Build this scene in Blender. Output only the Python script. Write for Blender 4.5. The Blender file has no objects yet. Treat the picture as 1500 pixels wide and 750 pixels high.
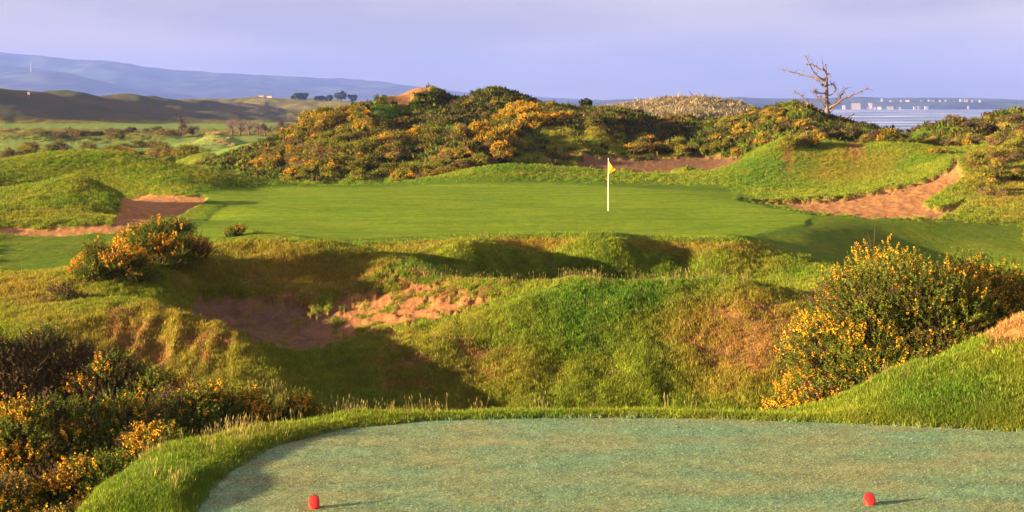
import bpy, math, random
import numpy as np
rng = np.random.default_rng(7); random.seed(7)
F, HC, CX, HY = 2200.0, 4.05, 750.0, 148.0      # focal length in photo pixels, eye height, photo centre, horizon row
R = math.radians
scene = bpy.context.scene
col = scene.collection

# ------------------------------------------------------------------ helpers
def link(o): col.objects.link(o); return o
def props(o, label=None, cat=None, group=None, kind=None):
    for k, v in (('label', label), ('category', cat), ('group', group), ('kind', kind)):
        if v: o[k] = v
    return o
def empty(name, loc, rz=0.0):
    o = bpy.data.objects.new(name, None); o.location = loc; o.rotation_euler = (0, 0, rz); o.empty_display_size = .1
    return link(o)
def mesh_np(name, V, quads=None, tris=None, smooth=True, mats=(), midx=None):
    me = bpy.data.meshes.new(name)
    V = np.asarray(V, np.float32)
    nq = 0 if quads is None else len(quads); nt = 0 if tris is None else len(tris)
    li = []
    if nq: li.append(np.asarray(quads, np.int32).ravel())
    if nt: li.append(np.asarray(tris, np.int32).ravel())
    loops = np.concatenate(li) if li else np.zeros(0, np.int32)
    me.vertices.add(len(V)); me.vertices.foreach_set('co', V.ravel())
    me.loops.add(len(loops)); me.loops.foreach_set('vertex_index', loops)
    me.polygons.add(nq + nt)
    tot = np.concatenate([np.full(nq, 4, np.int32), np.full(nt, 3, np.int32)])
    st = np.concatenate([[0], np.cumsum(tot)[:-1]]).astype(np.int32) if len(tot) else tot
    if len(tot):
        me.polygons.foreach_set('loop_start', st); me.polygons.foreach_set('loop_total', tot)
        me.polygons.foreach_set('use_smooth', np.full(nq + nt, smooth, bool))
        if midx is not None: me.polygons.foreach_set('material_index', np.asarray(midx, np.int32))
    for m in mats: me.materials.append(m)
    me.update(calc_edges=True)
    return me
def obj_np(name, *a, parent=None, **k):
    o = link(bpy.data.objects.new(name, mesh_np(name, *a, **k)))
    if parent: o.parent = parent
    return o
def hash2(ix, iy, seed):
    h = (ix.astype(np.int64) * 374761393 + iy.astype(np.int64) * 668265263 + seed * 974634777) & 0xffffffff
    h = ((h ^ (h >> 13)) * 1274126177) & 0xffffffff
    return ((h ^ (h >> 16)) & 0xffffffff) / 4294967295.0 * (2 * math.pi)
def perlin(x, y, seed=0):
    ix, iy = np.floor(x), np.floor(y); fx, fy = x - ix, y - iy
    def g(dx, dy):
        a = hash2(ix + dx, iy + dy, seed)
        return np.cos(a) * (fx - dx) + np.sin(a) * (fy - dy)
    u = fx * fx * fx * (fx * (fx * 6 - 15) + 10); v = fy * fy * fy * (fy * (fy * 6 - 15) + 10)
    a, b, c, d = g(0, 0), g(1, 0), g(0, 1), g(1, 1)
    return ((a + (b - a) * u) * (1 - v) + (c + (d - c) * u) * v) * 1.5
def fbm(x, y, seed=0, octv=4, gain=.5):
    s = 0; a = 1; t = 0
    for i in range(octv):
        s = s + a * perlin(x * 2 ** i, y * 2 ** i, seed + i * 17); t += a; a *= gain
    return s / t
def sstep(a, b, x):
    t = np.clip((x - a) / (b - a + 1e-12), 0, 1); return t * t * (3 - 2 * t)

# ------------------------------------------------------------------ terrain control points
pts = []                                          # (u, v, Z)
def Z(y, Y): return HC - (y - HY) / F * Y
def P(*a):
    for x, y, Y in a: pts.append(((x - CX) / F, math.log(Y), Z(y, Y)))
def H(*a):
    for x, Y, z in a: pts.append(((x - CX) / F, math.log(Y), z))
def HX(xs, Y, z):
    for x in xs: H((x, Y, z))
def T(z, *a):                                     # on a level plane of height z, depth from the row
    for x, y in a: pts.append(((x - CX) / F, math.log((HC - z) * F / (y - HY)), z))
# tee
T(0, (280, 750), (330, 690), (400, 655), (500, 627), (620, 616), (750, 612), (1000, 612), (1200, 618), (1500, 632), (1750, 640),
  (500, 750), (800, 750), (1100, 750), (1500, 750), (1750, 750), (600, 680), (900, 680), (1200, 680), (1500, 690))
HX((500, 900, 1300, 1900), 10, 0); HX((500, 900, 1300, 1900), 12.5, 0); HX((-300, 100), 10, -.3)
# bank left of the tee
T(-.06, (222, 660), (345, 632)); P((500, 607, 19.4), (620, 604, 19.9), (750, 603, 20), (900, 603, 20), (1050, 603, 20), (1150, 605, 20), (110, 752, 14.9), (165, 702, 16.2))
H((190, 18, -.5), (110, 16.2, -.45), (40, 15, -1), (0, 18, -1.6), (150, 20, -1.6), (300, 21, -1.4), (90, 18, -1.4), (60, 16.3, -1.2), (-150, 15, -1.2), (-150, 20, -1.4), (0, 24, -1.4),
  (-200, 26, -1.2), (450, 21.5, -1.1), (20, 13, -.9), (200, 24.5, -1.75), (400, 24, -1.95), (-300, 12, -1))
for x in (560, 700, 850, 1000, 1150): H((x, 22, -.9), (x, 25, -2.2), (x, 27.5, -2.55))
# right mound
P((1200, 602, 20), (1280, 557, 20.3), (1370, 530, 20.5), (1425, 512, 20.7), (1455, 482, 20.9), (1500, 460, 21), (1620, 440, 21.3), (1800, 430, 22))
H((1250, 23, -1.0), (1400, 23.5, -.5), (1500, 24, -.1), (1650, 24, .1), (1200, 26, -2), (1350, 26, -1.5), (1500, 26, -.9), (1300, 29, -2), (1500, 30, -1.2), (1700, 28, -.6))
# the bank across the valley
for x, dy in ((620, 8), (750, 0), (900, 0), (1050, 0)): P((x, 598, 30), (x, 550, 31.1 ), (x, 500, 32.3))
P((560, 590, 29.6), (900, 455, 33.4), (1050, 455, 33.4), (780, 452, 33.6), (900, 425, 34.4), (1050, 425, 34.4), (1150, 590, 30), (1150, 540, 31), (1150, 490, 32.2), (1200, 500, 32))
P((390, 341, 42), (340, 346, 42), (440, 347, 41.6), (470, 353, 41), (530, 366, 40.3), (565, 380, 39.7), (620, 391, 39), (700, 404, 37.7), (760, 410, 36.6), (850, 410, 35.6), (930, 409, 35.4),
  (1000, 407, 35.4), (1060, 409, 35.3), (1110, 414, 35.2), (1160, 427, 34.8), (1220, 445, 34.3), (1300, 470, 33))
P((310, 380, 40), (300, 410, 38.5), (400, 380, 40.6), (400, 410, 39), (500, 400, 39.5), (330, 425, 38), (420, 430, 37.9), (470, 440, 37.7))
P((540, 420, 38.2), (600, 407, 38.2), (650, 418, 37), (720, 436, 35.4), (640, 465, 34.6), (560, 492, 33.9), (690, 490, 32.8), (650, 540, 31.3))
# bunker in the near hollow
T(-1.42, (330, 468), (400, 480), (480, 490), (400, 500), (500, 500)); P((440, 512, 33), (400, 540, 31.5), (450, 580, 29.8), (500, 540, 31.8), (540, 560, 31))
H((290, 35, -1.2), (330, 33.6, -1.4))
# eroded mound in front of it
P((70, 470, 31), (110, 446, 33), (150, 441, 33), (200, 432, 33.3), (260, 453, 32), (300, 462, 31.4), (340, 480, 30.8), (380, 512, 29.9), (410, 548, 29), (60, 520, 28.6),
  (150, 540, 28.6), (230, 565, 28), (300, 583, 27.6), (420, 602, 27), (200, 495, 30.3), (300, 520, 29.6), (0, 560, 26.5))
P((100, 440, 35), (180, 425, 36), (260, 400, 37.3), (300, 384, 39), (320, 352, 41.5), (0, 450, 34.5), (0, 395, 42), (100, 395, 42), (200, 372, 46), (0, 500, 30), (-150, 450, 34), (-150, 395, 42))
# hollow in front of the green and its apron
for x in (780, 900, 1000, 1090): H((x, 38.6, -1.8), (x, 42.5, -2.0)); P((x, 400, 45), (x, 375, 46.0), (x, 344, 48.3)); H((x, 51.5, -.5))
H((700, 43.5, -.35), (740, 43.5, -1.3))
H((620, 42, -.7), (700, 41, -.9), (560, 43, -.6))
P((560, 352, 49), (620, 348, 50), (700, 349, 48.5), (700, 368, 46), (1150, 362, 49.5), (1130, 398, 45))
G = lambda *a: T(-.55, *a)
for x in (360, 500, 640, 780, 900, 1030): G((x, 338), (x, 322), (x, 300), (x, 285), (x, 276))
G((460, 350), (1120, 325), (1120, 300), (1120, 345), (300, 322), (250, 335), (300, 350))
# swale right
P((1168, 322, 58.5), (1200, 348, 52), (1235, 325, 57), (1170, 372, 48), (1285, 398, 48), (1300, 356, 54), (1400, 405, 48.5), (1400, 355, 57), (1500, 415, 47.5), (1500, 354, 58), (1350, 324, 60), (1440, 335, 60), (1500, 440, 40), (1230, 400, 43), (1350, 440, 39), (1500, 470, 34), (1700, 420, 45), (1700, 340, 60))
# right bunker
P((1080, 292, 70), (1150, 306, 64), (1200, 313, 61.5), (1290, 318, 60.5), (1360, 318, 61.5), (1250, 303, 69.5), (1160, 303, 69.5), (1300, 310, 66), (1100, 290, 73.5), (1200, 286, 75), (1250, 279, 77),
  (1290, 272, 77), (1350, 261, 78), (1400, 246, 78), (1390, 280, 72.5), (1370, 303, 67), (1425, 250, 78), (1450, 278, 73), (1480, 308, 66), (1500, 328, 62), (1560, 320, 63))
# banks behind the green on the right
P((1050, 277, 80), (1150, 280, 79), (1230, 272, 81), (1000, 275, 82), (1060, 262, 84), (1080, 240, 88), (1130, 218, 91), (1200, 226, 91), (1270, 226, 91), (1330, 226, 89), (1390, 232, 85), (1450, 215, 89), (1500, 205, 89), (1600, 205, 89), (1170, 245, 86), (1290, 247, 86))
P((1135, 160, 115), (1170, 160, 114), (1200, 179, 112), (1228, 177, 112), (1252, 182, 112), (1275, 194, 112), (1290, 198, 112), (1320, 203, 112), (1350, 197, 112), (1400, 193, 112), (1440, 196, 112), (1468, 180, 110), (1500, 175, 110), (1650, 168, 110),
  (1100, 168, 115), (1060, 180, 115), (1022, 194, 112), (1000, 204, 110), (1130, 195, 102), (1200, 203, 101), (1300, 212, 100), (1400, 208, 100), (1480, 192, 100))
HX((1060, 1150, 1250, 1350, 1450, 1600), 135, -1.5); HX((1060, 1150, 1250, 1350, 1450, 1600), 200, -6); HX((1150, 1300, 1450, 1700), 300, -15); HX((1150, 1300, 1450, 1700, 2100), 430, -26)
# mounds and hollow behind the green
P((560, 271, 84), (650, 264, 84.5), (700, 246, 87), (740, 238.5, 88.5), (790, 241, 88.5), (850, 245, 88.5), (900, 250, 88.5), (1000, 252, 88.5), (1060, 250, 88), (800, 262, 85), (900, 266, 84))
H((740, 91.5, -.45), (850, 92, -.7), (950, 92.5, -1.0), (1050, 92.5, -.9))
P((940, 242, 97), (1000, 236, 98.5), (1060, 236, 98.5), (890, 228, 99), (950, 228, 101), (1070, 228, 101), (960, 207, 106), (900, 192, 109))
P((862, 166, 124), (895, 161, 122), (940, 168, 120), (975, 181, 116), (1003, 203, 112), (1015, 206, 111))
# central dune
P((700, 226, 97), (800, 216, 99), (850, 208, 102), (800, 182, 110), (700, 192, 108), (600, 206, 106), (500, 220, 105), (420, 238, 104), (380, 252, 102), (450, 264, 96), (550, 269, 93), (600, 264, 93), (640, 248, 95),
  (375, 243, 106), (400, 218, 110), (420, 204, 113), (450, 186, 117), (480, 169, 120), (510, 157, 122), (540, 143, 124), (560, 137, 125), (577, 144, 127), (592, 145, 130), (606, 133, 130), (625, 133, 130), (650, 142, 130), (700, 144, 130), (745, 140, 130), (790, 151, 128), (830, 160, 127))
P((560, 165, 121), (560, 190, 113), (620, 172, 121), (650, 195, 112), (760, 165, 119), (850, 175, 115))
for x in (420, 560, 700, 830): H((x, 145, .5), (x, 170, -2.2), (x, 220, -4.5))
H((1000, 140, -1.2), (950, 150, -1.5), (900, 160, -2))
# pale dune on the shore and the fairway in front of it
P((1000, 194, 230), (1000, 182, 290), (940, 185, 290), (1060, 176, 330), (880, 164, 390), (920, 158, 390), (960, 153, 390), (1000, 148, 395), (1035, 150, 395), (1065, 164, 400), (1100, 172, 400))
HX((700, 830, 900, 1000, 1080), 480, -12); HX((700, 850, 1000, 1150), 620, -25); HX((1150, 1500, 2000), 700, -25); HX((900, 1500, 2000), 1200, -25); HX((900, 1500, 2100), 1900, -25)
# left mounds
P((-150, 238, 78), (0, 233, 82), (60, 223, 84), (130, 220, 85), (185, 224, 85), (240, 236, 84), (330, 256, 81), (400, 265, 82), (480, 271, 84), (60, 248, 79), (130, 248, 80), (200, 268, 77), (290, 270, 77), (230, 262, 77))
H((-150, 92, -2), (0, 90, -2), (130, 92, -2), (300, 92, -2.2), (380, 96, -2))
P((0, 292, 63.5), (50, 274, 66), (85, 264, 67), (112, 263, 67), (150, 274, 66.3), (178, 292, 63.5), (-150, 300, 56), (0, 330, 54.6), (60, 328, 54.8), (130, 325, 55.2), (165, 322, 55.8), (0, 345, 51.5), (100, 346, 51.5), (200, 335, 54), (250, 318, 58.5), (292, 297, 66))
H((215, 62, -.98), (250, 67, -.9), (80, 53, -.72), (0, 73, -.5), (60, 73, -.75), (130, 73, -.8)); P((225, 281, 74), (298, 290, 71))
P((200, 355, 49), (60, 370, 46.5))
# plain
for x in (-200, 0, 130, 260, 380): H((x, 125, -2.8), (x, 175, -3)); T(-3, (x, 212), (x, 200), (x, 190))
T(-3, (450, 200), (500, 190)); P((320, 182.5, 236)); H((303, 236, -1.5), (337, 236, -1.7), (285, 236, -2.9), (362, 236, -2.9), (320, 222, -2.8), (320, 250, -2.8))
# the shaded ridge
P((-250, 130, 400), (0, 135, 560), (60, 138, 600), (130, 136, 690), (180, 138, 760), (240, 145, 850), (300, 148, 930), (360, 152, 1050), (410, 163, 1200),
  (0, 178, 480), (100, 178, 560), (200, 178, 680), (300, 178, 830), (400, 172, 1100), (-200, 182, 330), (-300, 150, 330))
H((-100, 700, 3), (0, 750, 0), (120, 1000, -2), (200, 1250, -3), (-100, 1200, -4), (450, 700, -6), (600, 600, -6), (520, 450, -4), (450, 300, -3.2), (600, 300, -4), (750, 350, -5), (450, 1000, -6))
P((330, 147, 1560), (380, 143, 1480), (440, 145, 1420), (485, 148, 1380), (420, 160, 1280), (530, 150, 1450), (480, 170, 1100), (600, 152, 1300))
HX((-300, 0, 300, 600, 750), 1950, -14); HX((700, 850), 1300, -22)
# frame corners
HX((-900, 2400), 9, -.3); H((-900, 30, -.5), (2400, 30, .3), (-900, 70, 0), (2400, 70, 1), (-900, 150, -2), (2400, 150, -3), (-900, 500, 4), (-900, 1500, -3), (2400, 300, -18), (-700, 1950, -14))
pts = np.array(pts)
# MQ radial basis interpolation of Z/Y over (X/Y, ln Y)
pu, pv, pz = pts.T; Wv = pz / np.exp(pv)
C2 = .018 ** 2
def phi(du, dv): return np.sqrt(du * du + dv * dv + C2)
A = phi(pu[:, None] - pu[None], pv[:, None] - pv[None])
n = len(pts)
M = np.zeros((n + 3, n + 3)); M[:n, :n] = A - np.eye(n) * .0025
Pm = np.stack([np.ones(n), pu, pv], 1); M[:n, n:] = Pm; M[n:, :n] = Pm.T
sol = np.linalg.solve(M, np.concatenate([Wv, [0, 0, 0]]))
def rbf(u, v):
    sh = u.shape; u = u.ravel(); v = v.ravel(); out = np.empty(len(u))
    for i in range(0, len(u), 40000):
        a, b = u[i:i + 40000], v[i:i + 40000]
        out[i:i + 40000] = phi(a[:, None] - pu, b[:, None] - pv) @ sol[:n] + sol[n] + sol[n + 1] * a + sol[n + 2] * b
    return (out * np.exp(v)).reshape(sh)
# grid
uc = np.linspace(-.372, .372, 840); side = np.cumsum(np.linspace(.0012, .06, 22))
U1 = np.concatenate([-.372 - side[::-1], uc, .372 + side])
V1 = np.concatenate([np.arange(math.log(9.5), math.log(14), .02), np.arange(math.log(14), math.log(140), .0036), np.arange(math.log(140), math.log(1950), .0075)])
cu = np.linspace(U1[0], U1[-1], 330); cu = np.unique(np.concatenate([cu, np.linspace(-.38, .38, 330)]))
cv = np.arange(V1[0], V1[-1] + .02, .009)
UU, VV = np.meshgrid(cu, cv); ZC = rbf(UU, VV)
def lerp_grid(gu, gv, A, u, v):
    iu = np.clip(np.searchsorted(gu, u) - 1, 0, len(gu) - 2); iv = np.clip(np.searchsorted(gv, v) - 1, 0, len(gv) - 2)
    a = np.clip((u - gu[iu]) / (gu[iu + 1] - gu[iu]), 0, 1); b = np.clip((v - gv[iv]) / (gv[iv + 1] - gv[iv]), 0, 1)
    return (A[iv, iu] * (1 - a) + A[iv, iu + 1] * a) * (1 - b) + (A[iv + 1, iu] * (1 - a) + A[iv + 1, iu + 1] * a) * b
U, V = np.meshgrid(U1, V1)
Zt = lerp_grid(cu, cv, ZC, U, V)
Y = np.exp(V); X = U * Y
PX = CX + F * U; PY = HY - F * (Zt - HC) / Y

# ------------------------------------------------------------------ zones of the ground
def sdist(poly, px, py):                           # signed distance, positive inside
    d = np.full(px.shape, 1e9); ins = np.zeros(px.shape, bool)
    m = len(poly)
    for i in range(m):
        x0, y0 = poly[i]; x1, y1 = poly[(i + 1) % m]
        ex, ey = x1 - x0, y1 - y0; L = ex * ex + ey * ey + 1e-9
        t = np.clip(((px - x0) * ex + (py - y0) * ey) / L, 0, 1)
        d = np.minimum(d, (px - x0 - t * ex) ** 2 + (py - y0 - t * ey) ** 2)
        c = ((y0 > py) != (y1 > py)) & (px < ex * (py - y0) / (ey + 1e-9) + x0)
        ins ^= c
    return np.where(ins, 1, -1) * np.sqrt(d)
wob = fbm(X * 1.3, Y * 1.3, 5, 4)
wobf = fbm(X * 5, Y * 5, 9, 3)
TEE = [(240, 800), (283, 750), (305, 718), (335, 690), (395, 655), (500, 628), (620, 616), (750, 612), (900, 611), (1050, 613), (1200, 618), (1500, 632), (1800, 645), (2600, 700), (2600, 1600), (100, 1600)]
TEEW = [((x - CX) / F * (HC * F / (y - HY)), HC * F / (y - HY)) for x, y in TEE]   # its outline on the ground, in metres
sd = np.full(X.shape, -9.0); nr = Y < 24; sd[nr] = sdist(TEEW, X[nr], Y[nr])
tee = sstep(-.03, .04, sd + wobf * .03)
Zt = Zt * (1 - sstep(-.35, .1, sd))
Zt += .02 * sstep(.22, .02, np.abs(sd + .22))
def zone(poly, y0, y1, edge=4, w=10, wf=0):
    d = sdist(poly, PX, PY) + wob * w + wobf * wf
    return sstep(-edge, edge, d) * (Y > y0) * (Y < y1)
GREEN = [(270, 345), (330, 300), (285, 283), (330, 276), (430, 274), (560, 273), (680, 268), (800, 268), (950, 276), (1080, 281), (1075, 292), (1130, 304), (1190, 316), (1180, 330), (1060, 349), (1000, 347), (900, 341), (760, 341), (620, 345), (520, 351), (440, 356)]
green = zone(GREEN, 45, 95, 2.5, 3)
apron = zone([(0, 346), (210, 342), (300, 290), (345, 277), (700, 264), (1060, 272), (1150, 310), (1500, 330), (1500, 440), (1300, 420), (1200, 380), (1080, 348), (760, 339), (460, 360), (330, 350), (120, 400), (0, 400)], 41, 92, 6, 6)
fair = np.maximum(zone([(0, 180), (420, 180), (420, 188), (200, 189), (0, 187)], 230, 900, 1.5, 2),
                  zone([(0, 205), (130, 210), (400, 195), (440, 230), (370, 240), (300, 222), (0, 226)], 120, 300, 3, 4))
fair = np.maximum(fair, zone([(975, 200), (940, 180), (985, 172), (1040, 178), (1030, 200)], 180, 360, 3, 3))
B_NEAR = [(262, 445), (300, 432), (420, 434), (465, 455), (500, 440), (530, 424), (560, 410), (605, 404), (640, 420), (735, 434), (700, 448), (640, 466), (560, 488), (500, 505), (430, 512), (370, 503), (300, 474)]
B_LEFT = [(-160, 334), (0, 331), (60, 333), (165, 326), (175, 300), (180, 285), (215, 281), (300, 288), (302, 294), (280, 305), (240, 323), (200, 336), (80, 347), (-160, 348)]
B_RIGHT = [(1085, 292), (1150, 292), (1235, 287), (1275, 279), (1350, 264), (1402, 245), (1412, 258), (1352, 296), (1372, 304), (1420, 292), (1405, 306), (1372, 320), (1290, 318), (1190, 311)]
B_BACK = [(845, 226), (880, 224), (940, 229), (1000, 224), (1090, 228), (1085, 240), (1050, 250), (900, 250), (850, 245)]
B_TOP = [(562, 152), (570, 136), (585, 138), (597, 128), (632, 126), (628, 140), (606, 146), (596, 156)]
b1 = zone(B_NEAR, 32.5, 39.2, 3, 22, 20); b2 = zone(B_LEFT, 52, 76, 1.6, 5); b3 = zone(B_RIGHT, 59, 80, 1.6, 6, 3); b4 = zone(B_BACK, 91, 102, 3, 8, 4); b5 = zone(B_TOP, 118, 134, 2, 5)
def el(cx, cy, rx, ry, y0=0, y1=1e9):
    q = ((PX - cx) / rx) ** 2 + ((PY - cy) / ry) ** 2
    return np.exp(-q ** 1.3) * (Y > y0) * (Y < y1)
sand = np.maximum.reduce([b1, b2, b3, b4, b5])
thin = np.clip(fbm(X * 2.2, Y * 2.2, 31, 4) * 1.6 + .5, 0, 1)
brk = np.maximum.reduce([el(1490, 470, 70, 38, 19, 23) * 1.25, el(940, 178, 66, 18, 104, 125) * 1.35, el(865, 188, 44, 12, 103, 120) * 1.1, el(1252, 232, 14, 14, 84, 97), el(1155, 235, 12, 20, 84, 97) * .8,
                          el(1100, 500, 90, 55, 29, 34) * .9, el(1280, 175, 40, 8, 100, 118) * .8, el(1375, 180, 60, 14, 100, 114) * .7, el(1430, 240, 30, 22, 70, 90) * .8,
                          el(190, 500, 25, 50, 28, 34) * .8, el(235, 520, 14, 60, 28, 33) * 1.0, el(165, 480, 14, 30, 28, 33) * 1.0, el(300, 500, 50, 30, 29, 33) * .7, el(1460, 190, 30, 20, 95, 114) * .8, el(600, 545, 60, 40, 29, 34) * .55, el(700, 520, 60, 40, 29, 34) * .5,
                          el(610, 425, 140, 40, 34, 40) * .6, el(420, 445, 60, 20, 35, 39) * .8, el(1470, 172, 40, 12, 100, 114) * .9])
soil = np.clip((brk * 1.3 - thin * .9) * 2.2, 0, 1) * (1 - np.minimum(tee + green, 1))
sand = sand * (1 - .85 * b1 * sstep(.08, .25, fbm(X * 1.6, Y * 1.6, 35, 4)) * (.35 + .65 * sstep(430, 520, PX)))
sandm = np.clip(np.maximum(sand, soil * .8), 0, 1)
dryf = np.clip(np.maximum.reduce([el(700, 352, 260, 16, 44, 52), el(1000, 356, 200, 16, 44, 52), el(420, 390, 160, 45, 36, 43) * .9, el(60, 430, 90, 38, 28, 44) * .9, el(1100, 500, 120, 90, 29, 35) * 1.0, el(240, 510, 160, 80, 27, 34) * 1.0,
      el(650, 530, 120, 60, 29, 34) * .7, el(400, 172, 120, 20, 900, 1900), el(950, 170, 110, 18, 300, 480) * 1.2, el(900, 185, 120, 30, 98, 125) * .8, el(90, 300, 90, 30, 54, 60) * .5,
      el(1480, 280, 60, 50, 60, 92) * .7, el(1230, 250, 90, 25, 80, 95) * .55, el(700, 150, 160, 14, 110, 133) * .9, el(300, 400, 60, 30, 34, 42) * .8, el(870, 225, 120, 20, 86, 102) * .6]) + .55 * (fbm(X * .35, Y * .35, 77, 4)), 0, 1)
dryf = np.maximum(dryf, sstep(225, 400, Y) * .75 * (1 - fair))
calm = sstep(0, 1.6, -sd)                            # level ground next to the tee
rough = 1 - np.clip(np.maximum.reduce([tee, green, apron * .85, fair * .8, sand]), 0, 1)
# relief: sand beds cut under their lips, lumps in the rough
Zt -= .13 * b1 * sstep(.3, .9, b1); Zt -= .1 * b2; Zt -= .22 * b3; Zt -= .2 * b4
near = 1 - sstep(60, 100, Y)
Zt += rough * (.15 + .85 * calm) * (near * (fbm(X / 1.1, Y / 1.1, 1, 4) * .11 + fbm(X / .28, Y / .28, 2, 2) * .025) + (1 - near) * (fbm(X / 5, Y / 8, 3, 4) * .75 + fbm(X / 2.6, Y / 9, 53, 3) * .45) * sstep(84, 100, Y) * (1 - sstep(300, 500, Y)))
Zt += rough * (el(900, 520, 400, 110, 29, 36) + el(450, 400, 220, 60, 34, 43)) * fbm(X / 2.4, Y / 3.5, 41, 3) * .34
Zt += rough * el(920, 385, 260, 26, 43, 48.5) * fbm(X / 2.2, Y / 6, 47, 2) * .6
Zt -= .7 * np.exp(-(((X - 640 / F * 51) / 3.2) ** 2 + ((Y - 51) / 5.5) ** 2) ** 1.5)
Zt += sstep(190, 520, Y) * fbm(X / 30, Y / 60, 4, 4) * (1 + 2.2 * sstep(300, 900, Y)) * (1 - fair)
def bump(x, Yd, rx, ry, h):
    q = ((X - (x - CX) / F * Yd) / rx) ** 2 + ((Y - Yd) / ry) ** 2
    return h * np.exp(-q ** 1.4)
for q in ((1128, 93, 2.2, 5, .55), (1190, 92, 1.8, 5, .5), (1262, 91, 2.2, 5, .55), (1330, 90, 1.9, 5, .5), (1090, 108, 2, 4, .8), (1165, 112, 2.6, 4, .7), (1245, 102, 2.0, 4, .7), (1200, 99, 1.6, 3, .8), (1290, 110, 1.6, 5, -.9), (1375, 110, 2.6, 4, .45), (1350, 100, 1.8, 3, .9), (1410, 98, 1.5, 3, .7), (1140, 101, 1.6, 3, .7), (1310, 103, 1.2, 4, -.6),
          (1440, 104, 1.6, 5, -.7), (1495, 104, 2.2, 5, .6), (585, 112, 2.0, 7, -1.0), (540, 112, 2.2, 6, .7), (655, 110, 2.2, 7, .8), (715, 112, 1.6, 7, -.8), (770, 110, 1.8, 5, .6), (838, 105, 2.8, 2.8, .8), (790, 100, 1.6, 4, -.5), (880, 108, 1.5, 4, .5), (470, 108, 2.2, 6, .5), (690, 100, 1.8, 5, .5),
          (900, 112, 2.4, 5, .5), (690, 45, 1.1, 2.4, .3), (112, 66.5, 1.5, 3, .22), (100, 74, 3.5, 2.2, -.4), (880, 46, 1.0, 2.2, .3), (1405, 80, 1.4, 3, .5), (700, 128, 2.6, 4, .5), (620, 129, 1.8, 4, .45), (745, 128, 1.8, 4, .3), (668, 129, 1.4, 5, -.6)):
    Zt += bump(*q)
Zt += el(240, 510, 140, 70, 27.5, 34) * (-np.abs(fbm(X / .75, Y / 3.0, 45, 3)) * .35)
Zt += sand * fbm(X / .5, Y / .5, 12, 3) * .035 * (1 + b3) + b1 * np.maximum(fbm(X / .45, Y / .5, 14, 4) - .05, 0) * .22
Zt += green * fbm(X / 9, Y / 9, 15, 2) * .14 * near
Zt = np.maximum(Zt, -23.3)
PY = HY - F * (Zt - HC) / Y
def ground_z(u, v, A=None): return lerp_grid(U1, V1, Zt if A is None else A, u, v)
def at(x, Yd, dz=0.0):                              # ground point under photo column x at distance Yd
    u = (x - CX) / F
    return (u * Yd, Yd, float(ground_z(np.array([u]), np.array([math.log(Yd)]))[0]) + dz)

# ------------------------------------------------------------------ colours
def lin(*c): return np.array(c, float)
def mix(a, b, t): return a + (b - a) * t[..., None]
gr1, gr2 = lin(.082, .135, .009), lin(.158, .172, .014)
big = np.clip(fbm(X * .5, Y * .5, 21, 3) + .5, 0, 1); fine = np.clip(fbm(X * 3.1, Y * 3.1, 22, 3) * 1.3 + .5, 0, 1)
colr = mix(gr1, gr2, big) * (1 + .35 * (fine - .5))[..., None]
lush = np.clip(el(1130, 250, 70, 30, 80, 95) + el(570, 165, 50, 18, 110, 126) + el(668, 185, 50, 14, 100, 125) + el(815, 245, 120, 10, 86, 92) + el(1310, 195, 60, 14, 95, 116) + el(1330, 245, 60, 14, 84, 93) * .8 + el(690, 225, 60, 20, 95, 104) * .8 + el(950, 440, 120, 30, 32, 36) + el(620, 392, 70, 20, 37, 41) + el(850, 470, 60, 60, 30, 35) * .8 + el(1400, 590, 130, 40, 18, 21) + el(200, 700, 120, 60, 14, 19) * .6 + el(60, 375, 120, 20, 42, 52), 0, 1)
colr = mix(colr, lin(.052, .128, .010)[None, None] * np.ones_like(colr), lush * .8)
dcol = mix(lin(.205, .155, .022), lin(.240, .120, .024), np.clip(fine * .6 + big * .5, 0, 1))
colr = mix(colr, dcol, np.clip(dryf, 0, 1) * .72 * rough)
scr = np.clip(fbm(X * .9, Y * .9, 61, 4) * 2 + .55, 0, 1) * sstep(92, 99, Y) * (1 - sstep(132, 150, Y)) * rough
scr *= np.clip(el(600, 210, 230, 60, 92, 133) + el(1250, 195, 300, 28, 95, 116) + el(760, 165, 130, 30, 92, 133) - 1.5 * el(815, 210, 75, 32, 90, 114) - 1.2 * el(570, 162, 40, 14, 112, 126) - 1.1 * el(668, 185, 40, 12, 105, 125) - 1.2 * el(1310, 195, 70, 14, 95, 116) - 1. * el(1150, 200, 40, 10, 95, 112) - .9 * el(600, 222, 20, 36, 92, 112) - .9 * el(1225, 212, 50, 9, 95, 110), 0, 1)
colr = mix(colr, lin(.085, .080, .020)[None, None] * np.ones_like(colr), scr * .8)
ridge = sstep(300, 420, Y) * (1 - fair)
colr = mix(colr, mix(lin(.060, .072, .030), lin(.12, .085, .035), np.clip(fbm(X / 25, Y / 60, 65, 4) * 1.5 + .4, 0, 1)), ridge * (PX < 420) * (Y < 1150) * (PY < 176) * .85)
ap = mix(lin(.080, .132, .009), lin(.118, .142, .012), big); colr = mix(colr, ap, apron * .8)
gg = np.clip(fbm(X * .22 + Y * .05, Y * .75, 71, 4) * 1.7 + .5, 0, 1)
colr = mix(colr, mix(lin(.115, .188, .010), lin(.160, .210, .012), gg), green)
collar = sstep(-10, -7.5, sdist(GREEN, PX, PY) + wob * 3) * (1 - green) * (Y > 45) * (Y < 95)
colr = mix(colr, lin(.070, .128, .009)[None, None] * np.ones_like(colr), collar * .75)
colr = mix(colr, mix(lin(.14, .23, .035), lin(.21, .24, .05), big), fair)
sc = mix(lin(.29, .132, .045), lin(.37, .180, .070), np.clip(fine * .7 + big * .3, 0, 1))
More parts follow.
